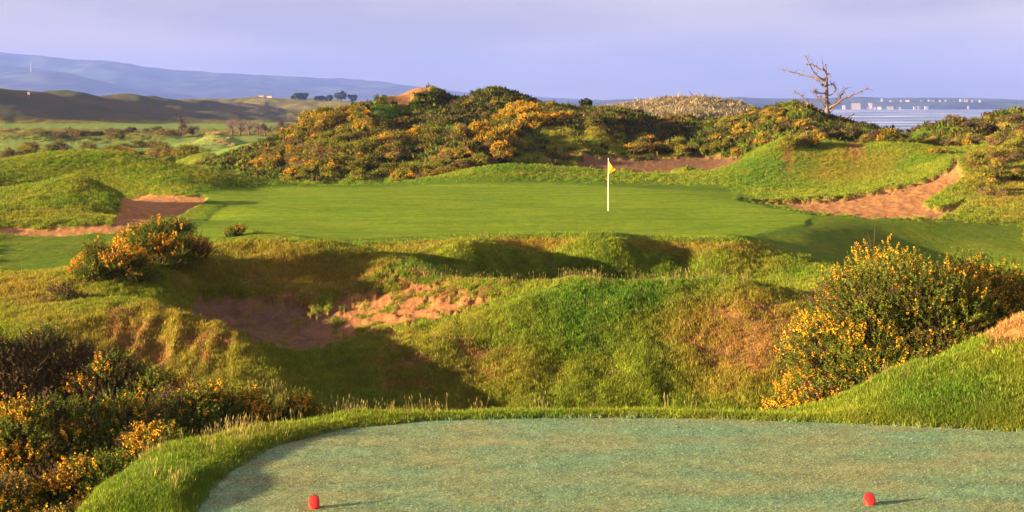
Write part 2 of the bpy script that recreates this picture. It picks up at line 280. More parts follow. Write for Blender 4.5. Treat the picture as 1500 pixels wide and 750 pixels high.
sc = mix(sc, lin(.125, .070, .042)[None, None] * np.ones_like(sc), b1 * np.clip(1.15 - sstep(440, 560, PX) * 1.0, 0, 1) * (.7 + .3 * thin))  # left half of the near bunker: the mound's shadow painted as darker sand
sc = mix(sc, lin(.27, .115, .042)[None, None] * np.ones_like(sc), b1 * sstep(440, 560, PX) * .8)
sc = mix(sc, lin(.150, .080, .042)[None, None] * np.ones_like(sc), b4 * .85)  # bunker behind the flag: brown sand, darkened to paint in its shade
so_c = mix(lin(.26, .115, .038), lin(.15, .085, .025), np.clip(fine * 1.2, 0, 1))
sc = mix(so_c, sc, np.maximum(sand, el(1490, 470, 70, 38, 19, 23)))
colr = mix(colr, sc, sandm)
tb = np.clip(fbm(X * .7 + 3, Y * 1.6, 81, 4) * 1.25 + .40 + .3 * el(470, 680, 130, 32) + .2 * el(1150, 700, 200, 30), 0, 1); tf = np.clip(fbm(X * 6, Y * 6, 82, 2) + .5, 0, 1)
tcol = mix(lin(.125, .205, .092), lin(.205, .198, .070), tb * .9) * (1 + .05 * np.sin((Y + .12 * X) * 7.5))[..., None] * (1 + .25 * (tf - .5))[..., None]
colr = mix(colr, tcol, tee)
colr = np.clip(colr, .004, .9)

# ------------------------------------------------------------------ materials
def new_mat(name):
    m = bpy.data.materials.new(name); m.use_nodes = True
    nt = m.node_tree; b = nt.nodes['Principled BSDF']; b.inputs['Specular IOR Level'].default_value = .25
    return m, nt, b
def nd(nt, t, **k):
    n_ = nt.nodes.new(t)
    for a, b in k.items(): setattr(n_, a, b)
    return n_
def ground_material():
    m, nt, b = new_mat('turf_and_sand')
    at_ = nd(nt, 'ShaderNodeAttribute', attribute_name='col'); k = nd(nt, 'ShaderNodeAttribute', attribute_name='kind_mask')
    sep = nd(nt, 'ShaderNodeSeparateColor'); nt.links.new(k.outputs['Color'], sep.inputs[0])
    tc = nd(nt, 'ShaderNodeTexCoord')
    n1 = nd(nt, 'ShaderNodeTexNoise'); n1.inputs['Scale'].default_value = 26; n1.inputs['Detail'].default_value = 4; n1.inputs['Roughness'].default_value = .7
    n2 = nd(nt, 'ShaderNodeTexNoise'); n2.inputs['Scale'].default_value = 2.6; n2.inputs['Detail'].default_value = 5; n2.inputs['Roughness'].default_value = .65
    n3 = nd(nt, 'ShaderNodeTexNoise'); n3.inputs['Scale'].default_value = 48; n3.inputs['Detail'].default_value = 2
    for q in (n1, n2, n3): nt.links.new(tc.outputs['Object'], q.inputs['Vector'])
    r1 = nd(nt, 'ShaderNodeMapRange'); r1.inputs['From Min'].default_value = .3; r1.inputs['From Max'].default_value = .7; r1.inputs['To Min'].default_value = .62; r1.inputs['To Max'].default_value = 1.42
    nt.links.new(n1.outputs[0], r1.inputs[0])
    r2 = nd(nt, 'ShaderNodeMapRange'); r2.inputs['From Min'].default_value = .3; r2.inputs['From Max'].default_value = .7; r2.inputs['To Min'].default_value = .78; r2.inputs['To Max'].default_value = 1.22
    nt.links.new(n2.outputs[0], r2.inputs[0])
    mu = nd(nt, 'ShaderNodeMath', operation='MULTIPLY'); nt.links.new(r1.outputs[0], mu.inputs[0]); nt.links.new(r2.outputs[0], mu.inputs[1])
    vm = nd(nt, 'ShaderNodeVectorMath', operation='SCALE'); nt.links.new(at_.outputs['Color'], vm.inputs[0]); nt.links.new(mu.outputs[0], vm.inputs['Scale'])
    # dew speckle on the tee: pale droplets between the blades
    r3 = nd(nt, 'ShaderNodeMapRange'); r3.inputs['From Min'].default_value = .56; r3.inputs['From Max'].default_value = .72; r3.inputs['To Max'].default_value = .8
    nt.links.new(n3.outputs[0], r3.inputs[0])
    dm = nd(nt, 'ShaderNodeMath', operation='MULTIPLY'); nt.links.new(r3.outputs[0], dm.inputs[0]); nt.links.new(sep.outputs[2], dm.inputs[1])
    mx = nd(nt, 'ShaderNodeMix', data_type='RGBA'); nt.links.new(dm.outputs[0], mx.inputs[0]); nt.links.new(vm.outputs[0], mx.inputs[6]); mx.inputs[7].default_value = (.50, .62, .52, 1)
    nt.links.new(mx.outputs[2], b.inputs['Base Color'])
    b.inputs['Roughness'].default_value = 1; b.inputs['Specular IOR Level'].default_value = .03
    bp = nd(nt, 'ShaderNodeBump'); bp.inputs['Distance'].default_value = .05
    s1 = nd(nt, 'ShaderNodeMath', operation='MULTIPLY_ADD'); nt.links.new(n2.outputs[0], s1.inputs[0]); s1.inputs[1].default_value = 4; nt.links.new(n1.outputs[0], s1.inputs[2])
    nt.links.new(s1.outputs[0], bp.inputs['Height']); nt.links.new(sep.outputs[0], bp.inputs['Strength'])
    nt.links.new(bp.outputs[0], b.inputs['Normal'])
    return m
MG = ground_material()
nV, nU = U.shape
co = np.stack([X, Y, Zt], -1).reshape(-1, 3)
kindm = np.stack([np.clip(.15 + .85 * rough + .35 * sand + .1 * apron, 0, 1), sandm, tee, np.ones_like(tee)], -1).reshape(-1, 4)
colr4 = np.concatenate([colr, np.ones(colr.shape[:2] + (1,))], -1).reshape(-1, 4)
ii = (np.arange(nV - 1)[:, None] * nU + np.arange(nU - 1)[None]).ravel()
quads = np.stack([ii, ii + 1, ii + 1 + nU, ii + nU], 1)
def fm(A): return ((A[:-1, :-1] + A[1:, 1:] + A[1:, :-1] + A[:-1, 1:]) * .25).ravel()
cls = np.zeros(len(quads), int)
cls[fm(green) > .5] = 1; cls[fm(tee) > .5] = 2
for k, bb in enumerate((b1, b2, b3, b4, b5)): cls[fm(bb) > .5] = 3 + k
# shared normals keep the seams between the pieces invisible
full = mesh_np('full', co, quads); nor = np.empty(len(co) * 3, np.float32); full.vertex_normals.foreach_get('vector', nor); nor = nor.reshape(-1, 3); bpy.data.meshes.remove(full)
for c, nm in enumerate(('ground', 'putting_green', 'tee_ground', 'bunker', 'bunker', 'bunker', 'bunker', 'bunker')):
    q = quads[cls == c]
    if not len(q): continue
    used, inv = np.unique(q, return_inverse=True); q2 = inv.reshape(-1, 4)
    o = obj_np(nm, co[used], q2, mats=[MG]); me = o.data
    a = me.color_attributes.new('col', 'FLOAT_COLOR', 'POINT'); a.data.foreach_set('color', colr4[used].astype(np.float32).ravel())
    a = me.color_attributes.new('kind_mask', 'FLOAT_COLOR', 'POINT'); a.data.foreach_set('color', kindm[used].astype(np.float32).ravel())
    me.normals_split_custom_set_from_vertices(nor[used].tolist())
    props(o, {'ground': 'rolling dunes and turf of rough green and brown grass', 'putting_green': 'smooth mown putting green around the flagstick', 'tee_ground': 'flat dewy grey-green tee between the red markers'}.get(nm) or
          ('sandy hollow below the near heath mound', 'sand bunker wrapped round the small left mound', 'sunlit sand bunker right of the green', 'shaded sand bunker behind the flag', 'small sand scar on top of the central dune')[c - 3], None, None, 'structure')
# land behind the camera
o = obj_np('ground', [(-300, -200, -.35), (300, -200, -.35), (300, 10.5, -.35), (-300, 10.5, -.35)], [(0, 1, 2, 3)], mats=[MG])
a = o.data.color_attributes.new('col', 'FLOAT_COLOR', 'POINT'); a.data.foreach_set('color', np.tile([.08, .12, .018, 1], 4).astype(np.float32))
props(o, 'mown ground behind the tee', None, None, 'structure')

#@@MORE
# ------------------------------------------------------------------ plain materials
def simple(name, c, rough=.8, spec=.2, var=.0, scale=8, island=0.0, sheen=0, trans=0):
    m, nt, b = new_mat(name)
    b.inputs['Roughness'].default_value = rough; b.inputs['Specular IOR Level'].default_value = spec
    rgb = nd(nt, 'ShaderNodeRGB'); rgb.outputs[0].default_value = (*c, 1)
    tc = nd(nt, 'ShaderNodeTexCoord'); nz = nd(nt, 'ShaderNodeTexNoise'); nz.inputs['Scale'].default_value = scale; nz.inputs['Detail'].default_value = 4
    nt.links.new(tc.outputs['Object'], nz.inputs['Vector'])
    mr = nd(nt, 'ShaderNodeMapRange'); mr.inputs['From Min'].default_value = .3; mr.inputs['From Max'].default_value = .7; mr.inputs['To Min'].default_value = 1 - var; mr.inputs['To Max'].default_value = 1 + var
    nt.links.new(nz.outputs[0], mr.inputs[0])
    g = nd(nt, 'ShaderNodeNewGeometry'); mi = nd(nt, 'ShaderNodeMapRange'); mi.inputs['To Min'].default_value = 1 - island; mi.inputs['To Max'].default_value = 1 + island
    nt.links.new(g.outputs['Random Per Island'], mi.inputs[0])
    mu = nd(nt, 'ShaderNodeMath', operation='MULTIPLY'); nt.links.new(mr.outputs[0], mu.inputs[0]); nt.links.new(mi.outputs[0], mu.inputs[1])
    vm = nd(nt, 'ShaderNodeVectorMath', operation='SCALE'); nt.links.new(rgb.outputs[0], vm.inputs[0]); nt.links.new(mu.outputs[0], vm.inputs['Scale'])
    nt.links.new(vm.outputs[0], b.inputs['Base Color'])
    return m
M_LEAF = simple('gorse_spines', (.098, .125, .015), .8, .06, .3, 2.5, .45)
M_LEAFB = simple('gorse_spines_fresh', (.120, .135, .016), .8, .06, .3, 2.5, .45)
M_DEAD = simple('dead_spines', (.105, .068, .030), .9, .1, .3, 3, .4)
M_FLOW = simple('gorse_flowers', (.74, .36, .015), .6, .2, .15, 5, .25)
M_INNER = simple('inner_dead_spines_shade', (.040, .026, .014), 1, .02, .3, 3, .4)  # dead spines in a darker brown that paints shade between the clumps
M_WOOD = simple('gorse_wood', (.115, .070, .045), .9, .1, .3, 12, .2)
M_GREYWOOD = simple('weathered_wood', (.165, .112, .082), .85, .15, .35, 7, .1)
M_FIR = simple('evergreen_needles', (.030, .045, .020), .8, .1, .3, .5, .35)
M_BARE = simple('bare_reddish_twigs', (.13, .075, .055), .9, .1, .3, 1, .35)
M_TUSS = simple('bleached_tussock', (.48, .34, .17), .9, .1, .2, 2, .3)

# ------------------------------------------------------------------ gorse
def unit(v): return v / np.maximum(np.linalg.norm(v, axis=-1, keepdims=True), 1e-9)
def rdir(r, n_): return unit(r.normal(size=(n_, 3)))
class Buf:
    def __init__(s): s.v = []; s.t = []; s.m = []; s.n = 0
    def tris(s, V3, m):                            # V3: (k,3,3)
        k = len(V3); s.v.append(V3.reshape(-1, 3)); s.t.append(np.arange(3 * k).reshape(-1, 3) + s.n); s.m.append(np.full(k, m)); s.n += 3 * k
    def quad(s, V4, m):                            # V4: (k,4,3) as two triangles that share their corners
        k = len(V4); s.v.append(V4.reshape(-1, 3)); b = (np.arange(k) * 4)[:, None] + s.n
        s.t.append(np.concatenate([b + [0, 1, 2], b + [0, 2, 3]])); s.m.append(np.full(2 * k, m)); s.n += 4 * k
    def tube(s, pts, rad, m, seg=5):
        pts = np.asarray(pts, float); rad = np.asarray(rad, float); k = len(pts)
        tg = unit(np.gradient(pts, axis=0)); a = np.array([0, 0, 1.]) if abs(tg[0, 2]) < .9 else np.array([1., 0, 0])
        x = unit(np.cross(tg, a)); y = np.cross(tg, x); th = np.arange(seg) * 2 * np.pi / seg
        ring = pts[:, None] + rad[:, None, None] * (x[:, None] * np.cos(th)[None, :, None] + y[:, None] * np.sin(th)[None, :, None])
        s.v.append(ring.reshape(-1, 3)); i = np.arange(k - 1)[:, None] * seg; j = np.arange(seg)[None]; j2 = (j + 1) % seg
        a_, b_, c_, d_ = (i + j + s.n), (i + j2 + s.n), (i + seg + j2 + s.n), (i + seg + j + s.n)
        s.t.append(np.concatenate([np.stack([a_, b_, c_], -1).reshape(-1, 3), np.stack([a_, c_, d_], -1).reshape(-1, 3)])); s.m.append(np.full(2 * (k - 1) * seg, m)); s.n += k * seg
        cap = s.n - seg + np.array([[0, q, q + 1] for q in range(1, seg - 1)]); s.t.append(cap); s.m.append(np.full(seg - 2, m))
    def mesh(s, name, mats, smooth=False):
        return mesh_np(name, np.concatenate(s.v), None, np.concatenate(s.t), smooth, mats, np.concatenate(s.m))
def shoots(buf, r, base, d, L, nn, wl, ww, m, stem=None):
    """spiny shoots: nn narrow needles round every stem"""
    k = len(base)
    if stem: 
        x = unit(np.cross(d, rdir(r, k))) * stem
        buf.tris(np.stack([base - x, base + x, base + d * L[:, None]], 1), m)
    t = r.uniform(.08, 1, (k, nn)); p = base[:, None] + d[:, None] * (t * L[:, None])[..., None]
    q = r.normal(size=(k, nn, 3)); q -= (q * d[:, None]).sum(-1, keepdims=True) * d[:, None]; q = unit(q)
    nd_ = unit(q * .85 + d[:, None] * .6); ln = wl * r.uniform(.6, 1.2, (k, nn)) * (1.1 - .55 * t)
    sx = unit(np.cross(nd_, r.normal(size=(k, nn, 3)))) * ww
    tip = p + nd_ * ln[..., None]
    buf.tris(np.stack([p - sx, p + sx, tip], 2).reshape(-1, 3, 3), m)
def flowers(buf, r, base, d, L, nf, size, m):
    k = len(base); t = r.uniform(.45, 1.02, (k, nf)); p = base[:, None] + d[:, None] * (t * L[:, None])[..., None] + r.normal(size=(k, nf, 3)) * size * .9
    p = p.reshape(-1, 3); a = rdir(r, len(p)); b = unit(np.cross(a, rdir(r, len(p)))); s_ = (size * r.uniform(.6, 1.2, len(p)))[:, None]
    c = np.cross(a, b)
    buf.quad(np.stack([p - a * s_, p - b * s_, p + a * s_, p + b * s_], 1), m)
    buf.quad(np.stack([p - c * s_, p - b * s_, p + c * s_, p + b * s_], 1), m)
def gorse(seed, W, D, Hh, nclump, ns, L, nn, wl, ww, fl=.3, fs=.02, nf=8, dead=.2, twigs=26, lean=(0, 0), flat=.0, bare=0, sky_twigs=0):
    """returns foliage, blossom and branch buffers; foot at the origin"""
    r = np.random.default_rng(seed); leaf, flo, wood = Buf(), Buf(), Buf()
    th = r.uniform(0, 2 * np.pi, nclump); ra = np.sqrt(r.uniform(0, 1, nclump))
    cx, cy_ = ra * np.cos(th) * W * .42, ra * np.sin(th) * D * .42
    top = Hh * (1 - .75 * ra ** 2.2) * r.uniform(.78, 1.05, nclump)
    cz = top * r.uniform(.25, .86, nclump); cz = np.where(r.random(nclump) < .55, top * .8, cz)
    C = np.stack([cx + lean[0] * cz, cy_ + lean[1] * cz, cz], 1); cr = min(W, Hh * 1.3) * r.uniform(.085, .165, nclump)
    fl_c = np.where(r.random(nclump) < fl, r.uniform(.45, 1, nclump), r.uniform(0, .1, nclump)); dead_c = r.random(nclump) < dead * (1.4 - C[:, 2] / Hh)
    for i in range(nclump):
        k = int(ns * (cr[i] / cr.mean()) ** 2)
        o_ = rdir(r, k); o_[:, 2] = np.abs(o_[:, 2]) * .95 - .25; o_ = unit(o_)
        b = C[i] + o_ * cr[i] * r.uniform(.55, 1.0, k)[:, None] * np.array([1.15, 1.15, .9]); b[:, 2] = np.maximum(b[:, 2], .02)
        d = unit(o_ * .8 + np.array([0, 0, .65]) + r.normal(size=(k, 3)) * .22); Ls = L * r.uniform(.55, 1.35, k)
        if dead_c[i]: shoots(leaf, r, b, d, Ls, nn, wl * 1.1, ww * .8, 2, .003); continue
        mm = r.random(k) < .35
        for q, mi in ((mm, 1), (~mm, 0)):
            if q.any(): shoots(leaf, r, b[q], d[q], Ls[q], nn, wl, ww, mi, .003)
        f = (r.random(k) < fl_c[i]) & (o_[:, 2] > -.1)
        if f.any(): flowers(flo, r, b[f], d[f], Ls[f], nf, fs, 0)
        # dead stuffing inside the clump, coloured extra dark so the gaps look shaded
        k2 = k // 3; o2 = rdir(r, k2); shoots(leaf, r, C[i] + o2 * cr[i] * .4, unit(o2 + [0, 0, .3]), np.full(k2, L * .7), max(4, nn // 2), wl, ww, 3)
        if i < twigs:
            st = np.array([r.normal() * W * .05, r.normal() * D * .05, -.15]); e = C[i]; mid = (st + e) / 2 + r.normal(size=3) * .1 * Hh + [0, 0, .05 * Hh]
            wood.tube([st, mid, e, e + unit(e - mid) * cr[i]], [.022 * Hh / 1.5 + .004, .014 * Hh / 1.5 + .003, .009, .003], 0)
    for i in range(bare):                          # bare dead twigs poking out through the top
        e = C[r.integers(nclump)]; d = unit(np.array([r.normal() * .7, r.normal() * .5, r.uniform(.3, 1)])); Lb = r.uniform(.35, .75) * Hh * .55
        p1 = e + d * Lb * .5 + r.normal(size=3) * .04; p2 = e + d * Lb + r.normal(size=3) * .09 + [0, 0, .05]
        wood.tube([e, p1, p2], [.010, .007, .002], 0, 4)
        for j in range(r.integers(3, 7)):
            t = r.uniform(.3, .95); q = e + (p2 - e) * t; dd = unit(d + r.normal(size=3) * .75); l2 = Lb * r.uniform(.15, .42); q2 = q + dd * l2 * .5 + r.normal(size=3) * .02
            wood.tube([q, q2, q + dd * l2 + [0, 0, .02]], [.006, .004, .0015], 0, 3)
    return leaf, flo, wood
BIG = 'large gorse bushes round the tee'
def big_gorse(x, Yd, label, group=None, dz=0.0, **k):
    leaf, flo, wood = gorse(**k)
    e = empty('gorse_bush', at(x, Yd, dz)); props(e, label, 'gorse bush', group)
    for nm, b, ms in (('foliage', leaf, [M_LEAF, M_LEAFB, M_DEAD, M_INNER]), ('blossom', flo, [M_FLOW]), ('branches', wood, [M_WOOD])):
        if b.n:
            o = link(bpy.data.objects.new(nm, b.mesh(nm, ms))); o.parent = e
    return e
K = dict(ns=105, L=.19, nn=22, wl=.055, ww=.0062, fs=.0135, nf=9)
# right of the valley
big_gorse(1335, 25.6, 'huge rounded gorse bush full of orange-yellow blossom behind the right grass mound', BIG, -.1, seed=1, W=4.1, D=2.7, Hh=3.5, nclump=125, fl=.5, dead=.2, twigs=60, lean=(-.12, 0), bare=5, **K)
big_gorse(1215, 25.6, 'lower gorse bush with dark green sprays at the foot of the huge rounded one', BIG, -.05, seed=2, W=2.2, D=1.8, Hh=1.75, nclump=38, fl=.4, dead=.2, twigs=24, **K)
big_gorse(1432, 26.6, 'gorse bush with red-brown dead tips sinking behind the sandy top of the right mound', BIG, -.1, seed=3, W=3.1, D=2.2, Hh=3.1, nclump=66, fl=.35, dead=.25, twigs=30, bare=14, **K)
# on the shoulder left of the heath mound
big_gorse(165, 36.6, 'gorse bush with its left side solid orange-yellow on the shoulder of the heath mound', BIG, -.1, seed=4, W=2.1, D=1.8, Hh=1.15, nclump=30, fl=.62, dead=.1, twigs=20, **{**K, 'ns': 80, 'L': .24, 'nf': 11, 'fs': .018})
big_gorse(235, 38.3, 'gorse bush with upright green shoots beside the orange-yellow one on the shoulder', BIG, -.1, seed=5, W=2.5, D=1.9, Hh=1.35, nclump=34, fl=.28, dead=.12, twigs=20, **{**K, 'ns': 80, 'L': .28, 'nf': 14, 'fs': .018})
big_gorse(352, 42.2, 'small dark gorse tuft on top of the heath mound at the edge of the green', BIG, -.1, seed=6, W=1.2, D=.6, Hh=.24, nclump=9, fl=.1, dead=.2, twigs=8, **{**K, 'ns': 34, 'L': .22})
big_gorse(95, 34.6, 'low thin gorse sprig downhill of the orange-yellow bush on the shoulder', BIG, -.1, seed=7, W=1.0, D=1.0, Hh=.7, nclump=10, fl=.08, dead=.2, twigs=8, **{**K, 'ns': 40})
# thicket left of the tee
K2 = dict(K, ns=84)
def thick(x, Yd, top, W, label, **k):
    h_ = top - at(x, Yd)[2] + (-.28 if Yd < 20.1 else .02)
    big_gorse(x, Yd, label, BIG, -.05, **{**K2, **dict(W=W, D=W * .85, Hh=h_ * 1.06, dead=.22, twigs=30, nclump=int(11 * W * W) + 6), **k})
thick(15, 16.4, -.55, 1.5, 'leafy green gorse bush at the bottom left corner of the thicket', seed=8, fl=.35, bare=8)
thick(98, 17.2, -.45, 1.4, 'gorse bush spilling against the grassy bank beside the tee', seed=9, fl=.2, bare=7)
thick(-25, 18.8, -.2, 1.7, 'gorse bush with thick orange-yellow flower spikes cut by the left edge', seed=10, fl=.7, bare=8)
thick(128, 19.2, -.3, 1.7, 'sprawling gorse bush in the middle of the thicket with crossing bare twigs', seed=11, fl=.28, bare=16)
thick(215, 20.3, -.35, 1.5, 'low gorse bush just behind the top of the grassy tee bank', seed=12, fl=.12, bare=6)
thick(50, 21.3, -.05, 1.9, 'brown-stemmed gorse bush behind the leafy corner one', seed=13, fl=.3, bare=16)
thick(168, 21.8, -.2, 1.8, 'dark gorse bush full of dead brown stems below the eroded mound', seed=14, fl=.2, dead=.6, bare=12)
thick(292, 22.4, .05, 1.8, 'gorse bush between the grassy tee bank and the eroded mound', seed=15, fl=.22, bare=9)
thick(372, 22.9, -.12, 1.5, 'gorse bush second from the right end of the thicket', seed=16, fl=.3, bare=4)
thick(432, 23.1, -.25, 1.1, 'gorse bush at the right end of the thicket with upright flowering tips', seed=17, fl=.35, bare=2)
thick(-30, 24.5, .35, 2.2, 'tall bare-twigged gorse at the back of the thicket on the left edge', seed=18, fl=.2, dead=.6, bare=34)
thick(62, 25.0, .30, 2.1, 'tall gorse tangled with grey bare branches at the back of the thicket', seed=19, fl=.22, dead=.6, bare=40)
thick(152, 24.6, -.05, 1.8, 'gorse bush with reddish dead tips in front of the eroded sandy mound', seed=20, fl=.15, dead=.6, bare=24)
thick(232, 24.4, -.30, 1.5, 'small dark gorse bush at the foot of the eroded sandy mound', seed=21, fl=.2, bare=10)

M_SL = simple('dune_gorse_spines', (.150, .155, .018), .85, .04, .3, 2.5, .45)
M_SF = simple('dune_gorse_tips', (.210, .180, .022), .85, .04, .3, 2.5, .45)
M_SD = simple('dune_dead_spines', (.175, .110, .045), .9, .04, .3, 2.5, .4)
# smaller gorse on the dunes: a few kinds of bush, copied
def small_gorse(seed, fl, dead, W=1.6, Hh=.95, flowm=M_FLOW, lm=None):
    leaf, flo, wood = gorse(seed, W, W * .9, Hh, 15, 34, .24, 12, .09, .013, fl, .024, 5, dead, 9)
    b = Buf(); off = 0
    for src, m0 in ((leaf, 0), (flo, 4), (wood, 5)):
        if not src.n: continue
        b.v += src.v; b.t += [t + b.n for t in src.t]; b.m += [m + m0 for m in src.m]; b.n += src.n
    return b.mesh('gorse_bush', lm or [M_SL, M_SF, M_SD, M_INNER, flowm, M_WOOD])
GB = [small_gorse(30, .10, .12), small_gorse(31, .22, .15), small_gorse(32, .75, .1), small_gorse(33, .95, .05), small_gorse(34, .08, .6), small_gorse(35, .4, .3)]
HE = [simple('heather_green', (.085, .085, .028), .9, .1, .3, 2.5, .4), simple('heather_brown', (.140, .080, .045), .9, .1, .3, 2.5, .4), M_DEAD, M_INNER, M_FLOW, M_WOOD]
HB = [small_gorse(36, .0, .55, 1.8, .55, lm=HE), small_gorse(37, .06, .4, 1.9, .6, lm=HE)]
GAPS = [(1207, 180, 34, 12), (575, 163, 42, 17), (668, 184, 48, 15), (815, 212, 60, 27), (598, 222, 13, 30), (705, 228, 26, 12), (500, 190, 20, 8), (1255, 190, 40, 9), (1370, 190, 30, 8), (1150, 200, 26, 7), (1085, 205, 20, 8), (1310, 196, 34, 10), (1228, 214, 28, 8), (905, 176, 34, 12), (612, 238, 14, 24), (1420, 200, 24, 8), (720, 150, 22, 6)]
def scatter(nm, poly, y0, y1, count, kinds, label, cat, group, size=(.7, 1.3), sep=.8, seed=0, sink=.12, zs=1.0):
    r = np.random.default_rng(100 + seed); px = [p[0] for p in poly]; got = []; tries = 0
    while len(got) < count and tries < 400:
        tries += 1; k = 600
        u = (r.uniform(min(px), max(px), k) - CX) / F; v = np.log(r.uniform(y0, y1, k)); z = ground_z(u, v); Yv = np.exp(v)
        yy = HY - F * (z - HC) / Yv; ok = sdist(poly, CX + F * u, yy) > 0
        # seen from the tee side only where the ground there is not behind a nearer rise
        for a, b, c in zip(u[ok], Yv[ok], z[ok]):
            if any(((CX + F * a - gx_) / rx_) ** 2 + ((HY - F * (c - HC) / b - gy_) / ry_) ** 2 < 1 for gx_, gy_, rx_, ry_ in GAPS): continue
            vv = np.log(np.linspace(b * .75, b - 1.2, 14)); zz = ground_z(np.full(14, a), vv)
            if ((zz - HC) / np.exp(vv) > (c + .5 - HC) / b).any(): continue
            if all((a * b - g[0]) ** 2 + (b - g[1]) ** 2 > (sep * (.6 + .7 * ((g[2]*7) % 1))) ** 2 for g in got): got.append((a * b, b, c))
            if len(got) >= count: break
    for i, (x, y, z) in enumerate(got):
        o = link(bpy.data.objects.new(nm, kinds[r.integers(len(kinds))])); s = r.uniform(*size)
        o.location = (x, y, z - sink * s); o.scale = (s * r.uniform(.9, 1.25), s, s * r.uniform(.8, 1.2) * zs); o.rotation_euler = (0, 0, r.uniform(0, 6.28))
        props(o, label, cat, group)
g0, g1, g2, g3, gd, gm = GB
scatter('gorse_bush', [(375, 250), (420, 200), (480, 165), (530, 148), (540, 172), (600, 178), (640, 215), (600, 268), (450, 264)], 92, 122, 84, [g0, g0, g1, g1, gd, gm], 'gorse bush in the dense green thicket on the left flank of the central dune', 'gorse bush', 'gorse on the left flank of the central dune', (.8, 1.45), .9, 1)
scatter('gorse_bush', [(640, 200), (690, 172), (760, 165), (850, 172), (850, 200), (780, 215), (740, 235), (640, 240)], 94, 124, 34, [g2, g2, g3, gm, g3], 'gorse bush covered in orange-yellow blossom on the middle of the central dune', 'gorse bush', 'blossoming gorse on the central dune', (.7, 1.25), .9, 2)
scatter('gorse_bush', [(590, 262), (640, 235), (700, 215), (760, 215), (740, 238), (690, 246), (640, 264)], 91, 104, 26, [g0, g1, gm, gd], 'gorse bush low on the central dune above the green', 'gorse bush', 'gorse low on the central dune', (.6, 1.0), .7, 3)
scatter('gorse_bush', [(640, 146), (700, 146), (760, 142), (840, 156), (860, 178), (700, 172), (655, 168)], 112, 132, 30, [g1, gm, gd, HB[1], g2], 'gorse bush along the top of the central dune against the sky', 'gorse bush', 'gorse along the top of the central dune', (.4, .72), 1.0, 4)
scatter('gorse_bush', [(1035, 212), (1068, 180), (1110, 163), (1150, 165), (1160, 185), (1200, 192), (1200, 210), (1120, 218), (1060, 230)], 96, 117, 40, [g0, g1, gm, gm, g2], 'gorse bush on the rise below and left of the dead tree', 'gorse bush', 'gorse round the dead tree', (.55, .95), .8, 5)
scatter('gorse_bush', [(1130, 222), (1200, 195), (1320, 200), (1400, 205), (1500, 200), (1500, 232), (1400, 228), (1300, 222), (1200, 222)], 86, 108, 30, [g0, g1, gm, gd, g2], 'gorse bush along the top of the grass bank above the right bunker', 'gorse bush', 'gorse above the right bunker', (.5, .95), .8, 6)
scatter('gorse_bush', [(930, 228), (945, 214), (1000, 216), (1040, 216), (1060, 228)], 98, 108, 9, [g0, g0, g1, gm], 'dark gorse bush above the shaded bunker behind the flag', 'gorse bush', 'gorse above the bunker behind the flag', (.7, 1.15), .8, 7)
scatter('gorse_bush', [(1400, 262), (1440, 232), (1500, 215), (1500, 300), (1450, 300)], 70, 92, 12, [g0, gm, gd], 'gorse bush on the slope at the right edge beyond the right bunker', 'gorse bush', 'gorse at the right edge', (.6, 1.0), .8, 8)
scatter('heather_clump', [(1180, 195), (1260, 172), (1350, 178), (1450, 180), (1500, 172), (1500, 212), (1300, 218), (1180, 210)], 92, 114, 36, HB, 'low dark brown heather clump on the dune right of the dead tree', 'heather', 'heather on the right dune', (.6, 1.05), .8, 9)
scatter('heather_clump', [(840, 175), (880, 158), (940, 165), (990, 190), (960, 200), (880, 210)], 104, 124, 8, HB, 'low brown heather clump on the tan knoll right of the central dune', 'heather', 'heather on the tan knoll', (.5, .9), .8, 10, zs=.8)
scatter('gorse_bush', [(0, 232), (0, 205), (60, 200), (150, 206), (300, 225), (360, 236), (200, 240)], 125, 230, 40, [g0, g0, gd, g1, HB[0]], 'dark gorse bush in the strip behind the big left mound', 'gorse bush', 'gorse strip behind the left mound', (1.1, 2.1), 1.8, 11, .15, .9)
scatter('gorse_bush', [(40, 200), (120, 188), (260, 186), (300, 196), (180, 204), (60, 208)], 235, 420, 26, [g0, gd, HB[0]], 'far dark gorse bush on the plain beyond the strip', 'gorse bush', 'scattered gorse on the plain', (1.6, 3.0), 3, 12, .15, .8)

# ------------------------------------------------------------------ grass
def tuft(name, seed, n_, h, spread, w_, mat, bend=.5, head=False):
    r = np.random.default_rng(seed); b = Buf()
    a = r.uniform(0, 2 * np.pi, n_); rr = np.sqrt(r.random(n_)) * spread
    p = np.stack([rr * np.cos(a), rr * np.sin(a), np.full(n_, -.02)], 1)
    ld = r.uniform(0, 2 * np.pi, n_); out = np.stack([np.cos(ld), np.sin(ld), np.zeros(n_)], 1) * .6 + np.stack([np.cos(a), np.sin(a), np.zeros(n_)], 1) * .5
    hh = h * r.uniform(.5, 1.25, n_); s = unit(np.cross(out, [0, 0, 1.])) * w_; bd = bend * r.uniform(.2, 1.2, n_)
    m_ = p + out * (bd * hh * .22)[:, None] + np.array([0, 0, 1]) * (hh * .6)[:, None]
    t = p + out * (bd * hh * .75)[:, None] + np.array([0, 0, 1]) * hh[:, None]
    b.quad(np.stack([p - s, p + s, m_ + s * .7, m_ - s * .7], 1), 0); b.tris(np.stack([m_ - s * .7, m_ + s * .7, t], 1), 0)
    if head:
        c = t + np.array([0, 0, .0]); e = np.array([0, 0, 1.]) * h * .16; s2 = unit(s) * w_ * 2.0
        b.quad(np.stack([c - e, c + s2, c + e, c - s2], 1), 0)
    me = b.mesh(name, [mat]); return bpy.data.objects.new(name, me)
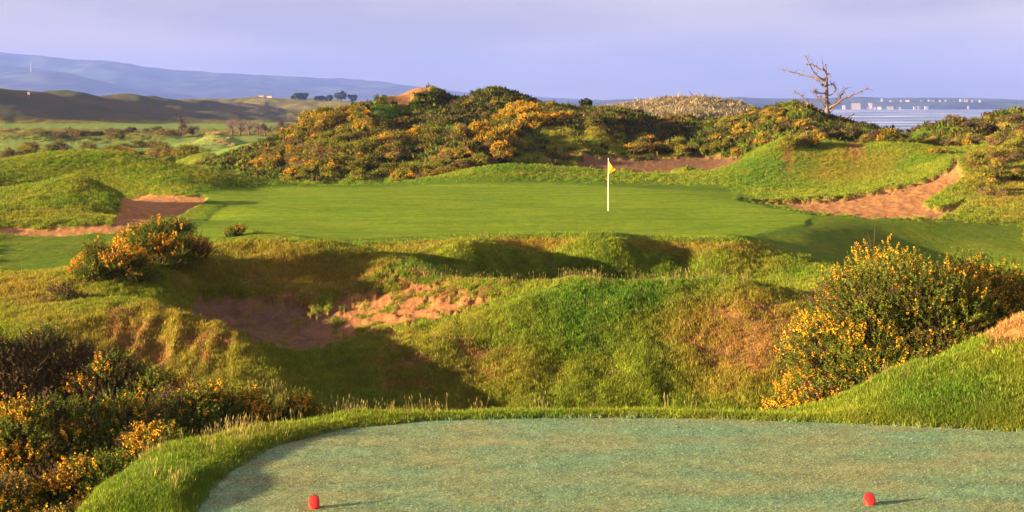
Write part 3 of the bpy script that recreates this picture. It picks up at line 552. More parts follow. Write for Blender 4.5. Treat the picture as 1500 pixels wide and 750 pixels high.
def grass_mat():
    m, nt, b = new_mat('grass_blades')
    a = nd(nt, 'ShaderNodeAttribute', attribute_type='INSTANCER', attribute_name='gcol')
    g = nd(nt, 'ShaderNodeNewGeometry'); mr = nd(nt, 'ShaderNodeMapRange'); mr.inputs['To Min'].default_value = .75; mr.inputs['To Max'].default_value = 1.3
    nt.links.new(g.outputs['Random Per Island'], mr.inputs[0])
    vm = nd(nt, 'ShaderNodeVectorMath', operation='SCALE'); nt.links.new(a.outputs['Color'], vm.inputs[0]); nt.links.new(mr.outputs[0], vm.inputs['Scale']); nt.links.new(vm.outputs[0], b.inputs['Base Color'])
    b.inputs['Roughness'].default_value = .8; b.inputs['Specular IOR Level'].default_value = .05
    tr = nd(nt, 'ShaderNodeBsdfTranslucent'); nt.links.new(vm.outputs[0], tr.inputs[0]); ms = nd(nt, 'ShaderNodeMixShader'); ms.inputs[0].default_value = .3
    nt.links.new(b.outputs[0], ms.inputs[1]); nt.links.new(tr.outputs[0], ms.inputs[2]); nt.links.new(ms.outputs[0], nt.nodes['Material Output'].inputs['Surface'])
    return m
M_GR = grass_mat()
def instancer(name, P3, cols, scl, rotz, sources, label, cat='grass'):
    me = bpy.data.meshes.new(name); me.vertices.add(len(P3)); me.vertices.foreach_set('co', np.asarray(P3, np.float32).ravel())
    n_ = len(P3)
    a = me.attributes.new('gcol', 'FLOAT_COLOR', 'POINT'); a.data.foreach_set('color', np.concatenate([cols, np.ones((n_, 1))], 1).astype(np.float32).ravel())
    a = me.attributes.new('scl', 'FLOAT_VECTOR', 'POINT'); a.data.foreach_set('vector', np.asarray(scl, np.float32).ravel())
    a = me.attributes.new('rot', 'FLOAT_VECTOR', 'POINT'); a.data.foreach_set('vector', np.asarray(rotz, np.float32).ravel())
    o = link(bpy.data.objects.new(name, me)); props(o, label, cat, None, 'stuff')
    cl = bpy.data.collections.new(name + '_tufts')
    for s in sources: cl.objects.link(s)
    ng = bpy.data.node_groups.new(name, 'GeometryNodeTree'); ng.interface.new_socket('Geometry', in_out='INPUT', socket_type='NodeSocketGeometry'); ng.interface.new_socket('Geometry', in_out='OUTPUT', socket_type='NodeSocketGeometry')
    gi, go = ng.nodes.new('NodeGroupInput'), ng.nodes.new('NodeGroupOutput')
    ip = ng.nodes.new('GeometryNodeInstanceOnPoints'); ci = ng.nodes.new('GeometryNodeCollectionInfo')
    ci.inputs['Collection'].default_value = cl; ci.inputs['Separate Children'].default_value = True; ci.inputs['Reset Children'].default_value = True
    ip.inputs['Pick Instance'].default_value = True
    for nm, dt, sk in (('scl', 'FLOAT_VECTOR', 'Scale'), ('rot', 'FLOAT_VECTOR', 'Rotation')):
        q = ng.nodes.new('GeometryNodeInputNamedAttribute'); q.data_type = dt; q.inputs['Name'].default_value = nm; ng.links.new([s_ for s_ in q.outputs if s_.enabled][0], ip.inputs[sk])
    ng.links.new(gi.outputs[0], ip.inputs['Points']); ng.links.new(ci.outputs[0], ip.inputs['Instance']); ng.links.new(ip.outputs[0], go.inputs[0])
    md = o.modifiers.new('scatter', 'NODES'); md.node_group = ng
    return o
# screen-facing density of every grid cell
dV = np.abs(np.gradient(PY, axis=0)) / np.gradient(V1)[:, None]
occ = np.minimum.accumulate(PY, axis=0) < PY - 6            # behind a nearer rise
wcell = (60 + dV) * np.gradient(V1)[:, None] * np.gradient(U1)[None] * np.where(occ, .12, 1) * ((np.abs(U) < .40) & (Y > 13.5) & (Y < 135))
def sample(wt, n_, r):
    p = np.cumsum(wt.ravel()); idx = np.searchsorted(p, r.random(n_) * p[-1]); iv, iu = np.divmod(idx, nU)
    iu = np.clip(iu, 1, nU - 2); iv = np.clip(iv, 1, nV - 2)
    u = U1[iu] + (r.random(n_) - .5) * (U1[iu + 1] - U1[iu - 1]) * .5; v = V1[iv] + (r.random(n_) - .5) * (V1[iv + 1] - V1[iv - 1]) * .5
    return u, v, iv, iu
r = np.random.default_rng(5)
clump = sstep(-.25, .3, fbm(X / .5, Y / .5, 91, 3))
gw = rough * (1 - .93 * sandm) * (.35 + clump) * (1 - .35 * np.clip(dryf, 0, 1)) * (tee < .2) * (1 - green) * np.clip(1 - apron * 1.3, 0, 1)
def grass_pts(wt, n_, seed, h, tone=1.0, hpow=.55, tilt=.25):
    r = np.random.default_rng(seed); u, v, iv, iu = sample(wt, n_, r); Yv = np.exp(v)
    Pg = np.stack([u * Yv, Yv, ground_z(u, v)], 1); c = colr[iv, iu] * tone * r.uniform(.7, 1.35, (n_, 1))
    br = r.random(n_) < .10; c[br] = c[br] * .3 + np.array([.26, .19, .06]) * .7
    s = h * (Yv / 20) ** hpow * r.uniform(.6, 1.3, n_); s3 = np.stack([s * 1.15, s * 1.15, s], 1)
    ro = np.stack([r.normal(0, tilt, n_), r.normal(0, tilt, n_), r.uniform(0, 6.28, n_)], 1)
    return Pg, c, s3, ro
TU = [tuft('grass_tuft', 200 + i, 16, .085, .07, .0042, M_GR, .9) for i in range(5)]
instancer('rough_grass', *grass_pts(wcell * gw, 300000, 6, .70, 1.45, .42), TU, 'rough uncut grass over the banks and mounds')
edge = sstep(.30, .02, np.abs(sd + .2)) * (Y < 21.5) * (sd < .02)
ew = (edge + .35 * (el(200, 690, 140, 60, 13, 20) * (sd < 0)))
instancer('fringe_grass', *grass_pts(wcell * ew, 38000, 8, .62, 1.5), TU[:3], 'longer bright grass fringing the tee')
TT = [tuft('seed_grass', 300 + i, 7, .26, .09, .0024, M_GR, .35, True) for i in range(4)]
crest = (el(930, 408, 260, 9, 34.4, 36.6) * 1.5 + el(700, 404, 90, 12, 36, 39) + el(500, 604, 190, 9, 18.8, 20.5) * .8 + el(330, 640, 90, 14, 17.3, 19.5) * .8 + el(1290, 560, 120, 18, 19.8, 20.8) * .35 + el(800, 601, 400, 5, 19.5, 20.5) * .25 + el(240, 690, 60, 40, 15, 18) * .2 + el(450, 600, 130, 30, 24, 30) * .4) * (sd < -.02) * (1 - sand)
Pg, c, s3, ro = grass_pts(wcell * crest, 330, 9, .75, 1, .2, .12); c[:] = np.array([.30, .23, .07]) * np.random.default_rng(1).uniform(.6, 1.2, (len(c), 1))
instancer('seed_head_grass', Pg, c, s3, ro, TT, 'thin straw-coloured seed heads standing along the crests')

# marram on the pale shore dune and scrub on the slopes behind the green
mw = (el(990, 163, 120, 22, 330, 420) + .25 * el(1000, 180, 90, 14, 300, 420)) * (1 - fair)
def far_pts(wt, n_, seed, h, cols_):
    r = np.random.default_rng(seed); u, v, iv, iu = sample(wt, n_, r); Yv = np.exp(v); c = cols_[r.integers(len(cols_), size=n_)] * r.uniform(.7, 1.3, (n_, 1)); s = h * r.uniform(.6, 1.4, n_)
    return np.stack([u * Yv, Yv, ground_z(u, v)], 1), c, np.stack([s * 1.6, s * 1.6, s], 1), np.stack([r.normal(0, .2, n_), r.normal(0, .2, n_), r.uniform(0, 6.28, n_)], 1)
area = Y ** 2 * np.gradient(V1)[:, None] * np.gradient(U1)[None]
TW = [tuft('dune_tuft', 600 + i, 22, .085, .08, .012, M_GR, 1.0) for i in range(3)]
instancer('marram_grass', *far_pts(area * mw, 9000, 21, 11.0, np.array([[.34, .26, .12], [.26, .20, .09], [.14, .15, .04], [.40, .27, .17]])), TW, 'bleached marram grass over the pale dune near the shore')
sw = rough * sstep(93, 98, Y) * (Y < 134) * (.04 + scr * (clump + .3)) * (np.abs(U) < .37)
instancer('scrub', *far_pts(area * sw, 17000, 22, 2.7, np.array([[.075, .105, .012], [.10, .12, .014], [.05, .07, .012], [.12, .08, .03], [.15, .11, .03]])), TW, 'low tangled scrub and grass on the dunes behind the green')
tw = (tee > .6) * (Y < 20.2) * (np.abs(U) < .38) * (60 + dV) * np.gradient(V1)[:, None]
Pg, c, s3, ro = grass_pts(tw, 60000, 31, .15, 1.0, 0, .35); wet = np.random.default_rng(3).random(len(c)) < .22; c[wet] = c[wet] * .5 + np.array([.20, .26, .15])
instancer('tee_grass', Pg, c, s3 * [1.5, 1.5, .9], ro, TU[:3], 'short dewy mown blades of the tee')
# ------------------------------------------------------------------ dead tree
def tpt(cx_, cy_, dy=0.0, Yd=111.0):
    x, y = 1130 + cx_ / 6.25, 70 + cy_ / 6.25
    return np.array([(x - CX) / F * Yd, Yd + dy, HC - (y - HY) / F * Yd])
tb_ = at(1211, 111, -.15)
tree = empty('dead_tree', tb_); props(tree, 'bleached leafless dead tree with crooked limbs standing on the dune skyline', 'dead tree')
org = np.array(tb_)
def limb(name, path, r0, r1, parent=tree, mat=M_GREYWOOD, twig=3, seed=0):
    r = np.random.default_rng(400 + seed); b = Buf()
    p = [tpt(*q) - org for q in path]; p = np.array(p)
    # finer crooked course
    t = np.linspace(0, len(p) - 1, (len(p) - 1) * 3 + 1); q = np.stack([np.interp(t, np.arange(len(p)), p[:, i]) for i in range(3)], 1); q[1:-1] += r.normal(size=(len(q) - 2, 3)) * .022
    rad = np.linspace(r0, r1, len(q)) * r.uniform(.88, 1.12, len(q)); b.tube(q, rad, 0, 7)
    for j in range(twig):
        a = r.integers(len(q) // 3, len(q)); d = unit(unit(q[min(a + 1, len(q) - 1)] - q[a - 1]) * .5 + r.normal(size=3) * .7 + [0, 0, .25]); L_ = r.uniform(.15, .5)
        m_ = q[a] + d * L_ * .5 + r.normal(size=3) * .03; b.tube([q[a], m_, q[a] + d * L_ + r.normal(size=3) * .05], [rad[a] * .55 + .006, rad[a] * .3 + .006, .005], 0, 4)
    o = link(bpy.data.objects.new(name, b.mesh(name, [mat], True))); o.parent = parent; return o
limb('trunk', [(520, 720), (512, 600), (503, 450), (502, 300), (495, 150)], .22, .055, twig=22, seed=1)
LB = [([(495, 210), (430, 186, .1), (380, 150, .1), (315, 155, 0)], .06, .02), ([(480, 200), (468, 140), (463, 85)], .03, .01), ([(488, 300), (420, 262, -.2), (370, 212, -.3), (332, 130, -.4), (300, 85, -.5)], .07, .012),
      ([(470, 305), (390, 270, .3), (290, 246, .5), (220, 226, .6), (150, 208, .7), (80, 200, .8)], .065, .012), ([(498, 360), (450, 340, -.2), (420, 305, -.3)], .05, .015), ([(500, 412), (430, 414, -.3), (345, 404, -.5)], .045, .012),
      ([(500, 452), (440, 452, .2), (395, 430, .3)], .05, .015), ([(520, 555), (590, 520, -.3), (640, 470, -.4), (720, 433, -.5), (800, 402, -.6), (860, 370, -.7)], .085, .02),
      ([(540, 560), (620, 482, .3), (650, 430, .4), (690, 378, .5)], .07, .015), ([(510, 442), (560, 430, .3), (602, 390, .4), (570, 330, .4), (545, 305, .4)], .045, .012), ([(500, 275), (545, 258, -.2)], .035, .012),
      ([(512, 345), (570, 330, .2), (600, 362, .3)], .035, .012), ([(470, 590), (400, 540, .3), (330, 490, .4), (262, 425, .4), (195, 384, .5)], .075, .02), ([(350, 505, .4), (320, 545, .2), (250, 585, 0), (180, 625, -.2), (85, 655, -.3)], .06, .02),
      ([(500, 560), (440, 490, -.2), (400, 420, -.3), (380, 360, -.4)], .04, .012), ([(530, 600), (600, 500, -.3), (620, 430, -.4), (660, 385, -.4)], .05, .012), ([(505, 640), (530, 670, -.8)], .07, .03)]
for i, (p, a, b_) in enumerate(LB): limb('branch', p, a * 1.1, b_ * 1.1, twig=17 if i not in (1, 10, 16) else 2, seed=10 + i)
def log_(path, r0, r1, label, seed):
    p = np.array([tpt(*q) for q in path]); c = p.mean(0); b = Buf(); t = np.linspace(0, len(p) - 1, 7); q = np.stack([np.interp(t, np.arange(len(p)), p[:, i]) for i in range(3)], 1) - c
    q[1:-1] += np.random.default_rng(seed).normal(size=(5, 3)) * .02; b.tube(q, np.linspace(r0, r1, 7), 0, 7)
    o = link(bpy.data.objects.new('fallen_limb', b.mesh('fallen_limb', [M_GREYWOOD], True))); o.location = c; props(o, label, 'fallen limb')
log_([(625, 668, -.6), (690, 632, -.6), (742, 604, -.6)], .07, .04, 'pale fallen limb leaning on the brush right of the dead tree', 1)
log_([(330, 585, -.9), (400, 628, -1.1)], .04, .03, 'short pale fallen limb in the gorse left of the dead trunk', 2)

# ------------------------------------------------------------------ flagstick
fx, fy, fz = at(891, 62.6)
fl = empty('flagstick', (fx, fy, fz)); props(fl, 'white flagstick with a drooping yellow flag in the green', 'flagstick')
M_POLE = simple('white_painted_pole', (.78, .72, .60), .4, .4, .04, 5); M_FLAG = simple('yellow_cloth', (.90, .43, .01), .8, .1, .06, 9); M_HOLE = simple('cup_liner', (.05, .05, .045), .7, .1, .1, 5)
b = Buf(); b.tube([(0, 0, -.1), (0, 0, 1.1), (.006, 0, 2.17)], [.019, .017, .012], 0, 10); o = link(bpy.data.objects.new('pole', b.mesh('pole', [M_POLE], True))); o.parent = fl
b = Buf(); b.tube([(.006, 0, 2.165), (.006, 0, 2.19), (.006, 0, 2.2)], [.018, .02, .008], 0, 10); o = link(bpy.data.objects.new('finial', b.mesh('finial', [M_POLE], True))); o.parent = fl
b = Buf(); b.tube([(0, 0, -.09), (0, 0, .004)], [.056, .056], 0, 18); o = link(bpy.data.objects.new('cup', b.mesh('cup', [M_HOLE], True))); o.parent = fl
gx, gz = 16, 16; Vf = []
for j in range(gz + 1):
    for i in range(gx + 1):
        s, t = i / gx, j / gz                       # t down the hoist, s toward the fly; cloth hangs and folds
        hoist = np.array([.016, 0, 2.15 - .50 * t]); fly = np.array([.30 - .05 * t, -.05, 1.86 - .18 * t - .10 * (1 - t)])
        if t > .5: fly = fly + np.array([-.20, .02, -.10]) * (t - .5) * 2
        q = hoist + (fly - hoist) * s; q[2] -= .10 * math.sin(s * math.pi) * (1 - t * .3); q[1] += .05 * math.sin(s * 9 + t * 3) * s
        Vf.append(q)
Q = [(j * (gx + 1) + i, j * (gx + 1) + i + 1, (j + 1) * (gx + 1) + i + 1, (j + 1) * (gx + 1) + i) for j in range(gz) for i in range(gx)]
o = obj_np('flag', Vf, Q, mats=[M_FLAG], parent=fl); sm = o.modifiers.new('cloth', 'SOLIDIFY'); sm.thickness = .003

# ------------------------------------------------------------------ tee markers
M_RED = simple('red_paint', (.58, .022, .016), .5, .3, .25, 25); M_RIM = simple('dark_bark_rim', (.06, .035, .05), .8, .2, .3, 40)
def marker(x, y, label, rx, tiltx, rz):
    Yd = HC * F / (y - HY); e = empty('tee_marker', ((x - CX) / F * Yd, Yd, 0), rz); props(e, label, 'tee marker', 'red tee markers')
    seg = 40; body = Buf(); th = np.linspace(0, 2 * np.pi, seg, endpoint=False)
    R0 = rx; lo = np.stack([R0 * np.cos(th), R0 * np.sin(th), np.full(seg, -.04)], 1)
    hi = np.stack([R0 * np.cos(th), R0 * np.sin(th), .058 + tiltx * np.sin(th) * R0], 1)
    Vb = np.concatenate([lo, hi]); k = np.arange(seg); k2 = (k + 1) % seg
    ob = obj_np('post', Vb, np.stack([k, k2, k2 + seg, k + seg], 1), mats=[M_RED], parent=e)
    c = hi.mean(0); up = np.array([0, -tiltx, 1.]); up /= np.linalg.norm(up)
    ring = [hi, c + (hi - c) * .97 + up * .004, c + (hi - c) * .88 + up * .007, np.repeat((c + up * .009)[None], seg, 0)]
    Vc = np.concatenate(ring); Qc = np.concatenate([np.stack([k + i * seg, k2 + i * seg, k2 + (i + 1) * seg, k + (i + 1) * seg], 1) for i in range(3)])
    obj_np('cut_face', Vc, Qc, mats=[M_RED], parent=e)
    # strip of unpainted bark round the back of the rim
    kb = np.arange(4, 17); a_ = hi[kb] * [1.05, 1.05, 1] + [0, 0, .006]; c_ = hi[kb] * [1.05, 1.05, 1] - [0, 0, .075]; q_ = np.arange(len(kb) - 1)
    br_ = obj_np('bark_strip', np.concatenate([c_, a_]), np.stack([q_, q_ + 1, q_ + 1 + len(kb), q_ + len(kb)], 1), mats=[M_RIM], parent=e)
    sm = br_.modifiers.new('thickness', 'SOLIDIFY'); sm.thickness = .006
marker(460, 744, 'red tee marker peg on the left part of the tee with a darker oval face', .055, 1.0, .10)
marker(1274, 739, 'red tee marker peg on the right part of the tee with a rounder brighter face', .056, .85, .0)

# ------------------------------------------------------------------ far evergreens and bare shrubs
def crown_tree(nm, x, Yd, w_, h_, label, cat, group, mat, seed, leafs=900, lw=.5, trunk_mat=M_WOOD, bare=False):
    r = np.random.default_rng(seed); e = empty(nm, at(x, Yd, -.1)); props(e, label, cat, group)
    b = Buf(); b.tube([(0, 0, -.3), (0, 0, h_ * .5), (0, 0, h_ * .9)], [w_ * .04 + .05, w_ * .03 + .03, .03], 0, 6)
    for i in range(7):
        a = r.uniform(0, 6.28); z0 = h_ * r.uniform(.2, .6); b.tube([(0, 0, z0), (math.cos(a) * w_ * .2, math.sin(a) * w_ * .2, z0 + h_ * .15), (math.cos(a) * w_ * .38, math.sin(a) * w_ * .38, z0 + h_ * .25)], [w_ * .02 + .02, w_ * .014 + .01, .01], 0, 5)
    o = link(bpy.data.objects.new('trunk', b.mesh('trunk', [trunk_mat]))); o.parent = e
    b = Buf(); nc = 14; C = np.stack([r.normal(size=nc) * w_ * .2, r.normal(size=nc) * w_ * .2, h_ * r.uniform(.3, .88, nc)], 1); ci = r.integers(nc, size=leafs)
    p = C[ci] + rdir(r, leafs) * (r.random(leafs) ** .4 * w_ * .17)[:, None]; p[:, 2] = np.clip(p[:, 2], h_ * .08, h_ * 1.02)
    if bare: shoots(b, r, p, unit(rdir(r, leafs) * .5 + [0, 0, 1]), np.full(leafs, lw), 5, lw * .5, lw * .035, 0, lw * .05)
    else:
        a = rdir(r, leafs) * lw * r.uniform(.5, 1, (leafs, 1)); c = unit(np.cross(a, rdir(r, leafs))) * lw * .5; b.quad(np.stack([p - a, p - c, p + a, p + c], 1), 0)
    o = link(bpy.data.objects.new('crown', b.mesh('crown', [mat]))); o.parent = e
for i, (x, Yd, w_, h_, lb) in enumerate([(434, 1400, 9, 5.5, 'low dark evergreen left in the pair on the tan hills'), (446, 1405, 11, 6, 'broad dark evergreen right in the pair on the tan hills'), (468, 1380, 9, 4, 'small dark evergreen just left of the taller horizon trees'),
      (484, 1380, 9, 5, 'dark evergreen in the middle of the horizon row beside the central dune'), (500, 1390, 13, 8.5, 'tallest dark evergreen on the horizon beside the central dune'), (516, 1390, 10, 7, 'dark evergreen nearest the central dune flank')]):
    crown_tree('evergreen_tree', x, Yd, w_, h_, lb, 'tree', 'dark evergreens on the horizon', M_FIR, 500 + i, 700, 1.1)
crown_tree('evergreen_tree', 856, 126, 1.3, 1.0, 'single small dark pine bush on the skyline at the right end of the central dune', 'tree', None, M_FIR, 520, 900, .10)
for i, (x, Yd, w_, h_, kx) in enumerate([(265, 300, 2.8, 4.6, 0), (282, 305, 2.6, 2.2, 0), (340, 330, 4, 3.6, 1), (352, 320, 4, 3.4, 1), (365, 325, 4, 3.0, 1), (378, 330, 4, 2.8, 1), (388, 300, 3, 2.6, 0), (412, 300, 3.4, 3.4, 0), (424, 310, 2.6, 2.6, 0), (436, 300, 2.4, 3.8, 0)]):
    crown_tree('bare_shrub', x, Yd, w_, h_, ['dark reddish-brown shrub beside the tussocky mound on the plain', 'pale pinkish leafless shrub behind the tussocky mound on the plain'][kx], 'shrub', ['dark shrubs round the tussocky mound', 'pale shrubs behind the tussocky mound'][kx], simple('shrub_twigs', (.20, .13, .11) if kx else (.10, .055, .04), .9, .1, .3, .5, .3), 540 + i, 420, .45, bare=True)
# bleached tussocks on the small pyramid mound
def tussock(seed):
    r = np.random.default_rng(seed); b = Buf(); k = 120; d = unit(rdir(r, k) * [1, 1, .5] + [0, 0, .7]); shoots(b, r, r.normal(size=(k, 3)) * .12 * np.array([1, 1, .3]), d, r.uniform(.35, .75, k), 4, .22, .03, 0, .03); return b.mesh('grass_tussock', [M_TUSS])
TS = [tussock(1), tussock(2)]; r = np.random.default_rng(77)
for i in range(26):
    x = r.normal(312, 17); Yd = r.uniform(224, 240)
    if abs(x - 320) > 40: continue
    o = link(bpy.data.objects.new('grass_tussock', TS[i % 2])); o.location = at(x, Yd, -.05); s = r.uniform(.45, 1.0); o.scale = (s, s, s * .9); o.rotation_euler[2] = r.uniform(0, 6)
    props(o, 'bleached straw tussock on the small steep mound out on the plain', 'tussock', 'tussocks on the small mound')
# thin rail on the dune flank
ys_ = np.linspace(104, 124, 80); yr_ = HY - F * (ground_z(np.full(80, (508 - CX) / F), np.log(ys_)) - HC) / ys_; YR = float(ys_[np.argmin(np.abs(yr_ - 176))])
xa, xb = at(489, YR), at(526, YR)
e = empty('hand_rail', ((xa[0] + xb[0]) / 2, YR, min(xa[2], xb[2]))); props(e, 'thin pale horizontal rail above the gorse on the central dune flank', 'rail')
zt = Z(171, YR) - e.location.z; hw = (xb[0] - xa[0]) / 2
b = Buf(); b.tube([(-hw, 0, zt), (0, 0, zt - .01), (hw, 0, zt)], [.022] * 3, 0, 8); o = link(bpy.data.objects.new('rail', b.mesh('rail', [M_POLE]))); o.parent = e
for s in (-1, 1):
    b = Buf(); b.tube([(s * hw * .96, .03, -.4), (s * hw * .96, .03, zt + .04)], [.03, .03], 0, 8); o = link(bpy.data.objects.new('post', b.mesh('post', [M_GREYWOOD]))); o.parent = e

# ------------------------------------------------------------------ sea, far shore, mountains
def sea_mat():
    m, nt, b = new_mat('sea_water'); tc = nd(nt, 'ShaderNodeTexCoord')
    mp = nd(nt, 'ShaderNodeMapping'); mp.inputs['Scale'].default_value = (.004, .010, 1); nt.links.new(tc.outputs['Object'], mp.inputs[0])
    nz = nd(nt, 'ShaderNodeTexNoise'); nz.inputs['Scale'].default_value = 1.0; nz.inputs['Detail'].default_value = 7; nz.inputs['Roughness'].default_value = .62; nt.links.new(mp.outputs[0], nz.inputs['Vector'])
    rp = nd(nt, 'ShaderNodeMapRange'); rp.inputs['From Min'].default_value = .52; rp.inputs['From Max'].default_value = .60; nt.links.new(nz.outputs[0], rp.inputs[0])
    mx = nd(nt, 'ShaderNodeMix', data_type='RGBA'); nt.links.new(rp.outputs[0], mx.inputs[0]); mx.inputs[6].default_value = (.09, .15, .27, 1); mx.inputs[7].default_value = (.85, .80, .82, 1); nt.links.new(mx.outputs[2], b.inputs['Base Color'])
    b.inputs['Roughness'].default_value = .35
    n2 = nd(nt, 'ShaderNodeTexNoise'); n2.inputs['Scale'].default_value = .25; n2.inputs['Detail'].default_value = 4; nt.links.new(tc.outputs['Object'], n2.inputs['Vector'])
    bp = nd(nt, 'ShaderNodeBump'); bp.inputs['Strength'].default_value = .8; bp.inputs['Distance'].default_value = .8; nt.links.new(n2.outputs[0], bp.inputs['Height']); nt.links.new(bp.outputs[0], b.inputs['Normal'])
    return m
o = obj_np('sea', [(-8900, 60, -22), (8900, 60, -22), (8900, 11400, -22), (-8900, 11400, -22)], [(0, 1, 2, 3)], mats=[sea_mat()]); props(o, 'pale bay with streaks of white surf', None, None, 'structure')
M_FAR = simple('wooded_hillside', (.060, .075, .045), .95, .05, .75, .0035)
def relief(name, xs, ys, fn, mat, label):
    XX, YY = np.meshgrid(xs, ys); ZZ = fn(XX, YY); nU_, nV_ = len(xs), len(ys)
    i = (np.arange(nV_ - 1)[:, None] * nU_ + np.arange(nU_ - 1)[None]).ravel()
    o = obj_np(name, np.stack([XX, YY, ZZ], -1).reshape(-1, 3), np.stack([i, i + 1, i + 1 + nU_, i + nU_], 1), mats=[mat]); props(o, label, None, None, 'structure'); return o, XX, YY, ZZ
CPX = [700, 860, 900, 940, 1000, 1060, 1080, 1130, 1200, 1260, 1300, 1350, 1400, 1440, 1500, 1800]; CPY = [150, 149, 146.5, 145, 146, 144.5, 142.5, 145, 144.5, 142.5, 144, 143.5, 144, 144.5, 147, 150]
def coast(xx, yy):
    px = CX + F * xx / yy; top = HC - (np.interp(px, CPX, CPY) - HY) / F * 5300; t = (yy - 4700 - 120 * fbm(xx / 300, yy * 0, 7, 3)) / 500
    h = -23 + (top + 23) * (.62 * sstep(0, .35, t) + .38 * sstep(.5, 1.2, t)) * (1 - sstep(2.2, 3.4, t))
    return h + fbm(xx / 60, yy / 60, 8, 3) * 4.5 * sstep(.1, .6, t)
coast_o, cX, cY, cZ = relief('far_shore', np.arange(-300, 3000, 9.), np.arange(4550, 6400, 20.), coast, M_FAR, 'low wooded shore across the bay')
MPX = [-400, -100, 0, 60, 110, 160, 215, 240, 330, 420, 500, 560, 600, 700, 820, 1000]; MPY = [70, 68, 75, 80, 85, 87, 96, 99, 105, 110, 113, 117, 124, 135, 142, 150]
M2X = [-400, 0, 60, 110, 150, 190, 260, 400, 1000]; M2Y = [106, 103, 99, 106, 116, 126, 140, 152, 156]
def mount(xx, yy):
    px = CX + F * xx / yy; t1 = HC - (np.interp(px, MPX, MPY) - HY) / F * 9200; t2 = HC - (np.interp(px, M2X, M2Y) - HY) / F * 7200
    rdg = 1 - np.abs(fbm(xx / 700, yy / 900, 3, 5)) * 2.4
    a = t1 * sstep(6300, 9200, yy) ** 1.15 * (1 - .8 * sstep(9300, 10600, yy)) * (.72 + .28 * np.clip(rdg, 0, 1) + .28 * (1 - np.clip(rdg, 0, 1)) * np.exp(-((yy - 9200) / 350) ** 2))
    b = t2 * sstep(5400, 7200, yy) * (1 - sstep(7300, 8300, yy)); b = b * (.8 + .2 * np.clip(rdg, 0, 1))
    return np.maximum(a, b) - 10 + fbm(xx / 110, yy / 110, 6, 3) * 9
relief('mountains', np.arange(-6600, 900, 24.), np.arange(5000, 10800, 50.), mount, M_FAR, 'long hazy blue mountain ridge on the left horizon')
# flat coastal land between the dunes and the mountains
relief('coastal_plain', np.arange(-6600, 60, 60.), np.concatenate([np.arange(1900, 5400, 60.)]), lambda a, b: -14 + 3 * fbm(a / 300, b / 300, 2, 3) - 9 * sstep(-250, 0, a), M_FAR, 'flat wooded land at the foot of the mountains')
# houses across the bay
M_WALLS = [simple('pale_wall', (.34, .26, .23), .7, .2, .06, .2), simple('white_wall', (.50, .42, .39), .7, .2, .06, .2), simple('grey_roof', (.20, .17, .17), .8, .1, .2, .3), simple('dark_window', (.05, .06, .08), .3, .5, .1, .5)]
def house(nm, x, ybase, w_, h_, Yd, label, group, big=False, seed=0, roof='gable'):
    r = np.random.default_rng(seed); X0, Zb = (x - CX) / F * Yd, HC - (ybase - HY) / F * Yd
    e = empty(nm, (X0, Yd, Zb), r.uniform(-.3, .3)); props(e, label, 'building', group)
    d = w_ * .6; a, b_ = w_ / 2, d / 2; zb = -14
    Vw = [(-a, -b_, zb), (a, -b_, zb), (a, b_, zb), (-a, b_, zb), (-a, -b_, h_), (a, -b_, h_), (a, b_, h_), (-a, b_, h_)]
    obj_np('wall', Vw, [(0, 1, 5, 4), (1, 2, 6, 5), (2, 3, 7, 6), (3, 0, 4, 7), (4, 5, 6, 7)], smooth=False, mats=[M_WALLS[seed % 2]], parent=e)
    rh = min(d * .28, 4); o_ = .6
    if roof == 'flat': Vr = [(-a - .4, -b_ - .4, h_ + .02), (a + .4, -b_ - .4, h_ + .02), (a + .4, b_ + .4, h_ + .02), (-a - .4, b_ + .4, h_ + .02), (-a * .9, -b_ * .8, h_ + 1.3), (a * .9, -b_ * .8, h_ + 1.3), (a * .9, b_ * .8, h_ + 1.3), (-a * .9, b_ * .8, h_ + 1.3)]; Qr = [(0, 1, 5, 4), (1, 2, 6, 5), (2, 3, 7, 6), (3, 0, 4, 7), (4, 5, 6, 7)]
    else: Vr = [(-a - o_, -b_ - o_, h_ + .02), (a + o_, -b_ - o_, h_ + .02), (a + o_, b_ + o_, h_ + .02), (-a - o_, b_ + o_, h_ + .02), (-a - o_, 0, h_ + rh), (a + o_, 0, h_ + rh)]; Qr = [(0, 1, 5, 4), (2, 3, 4, 5), (0, 3, 2, 1)]
    me = obj_np('roof', Vr, Qr, None if roof == 'flat' else [(1, 2, 5), (3, 0, 4)], smooth=False, mats=[M_WALLS[2]], parent=e)
    if big:
        nfl = max(1, int(h_ // 4)); nc = max(2, int(w_ // 5))
        for f in range(nfl):
            for c in range(nc):
                xx = -a + (c + .5) * w_ / nc; zz = 1.2 + f * h_ / nfl
                obj_np('window', [(xx - .9, -b_ - .05, zz), (xx + .9, -b_ - .05, zz), (xx + .9, -b_ - .05, zz + 1.6), (xx - .9, -b_ - .05, zz + 1.6)], [(0, 1, 2, 3)], smooth=False, mats=[M_WALLS[3]], parent=e)
house('hotel', 1254, 157, 26, 12, 4640, 'largest pale pink block low on the far shore just right of the dead tree', None, True, 2, 'flat')
GHS = 'pale houses along the far shore'
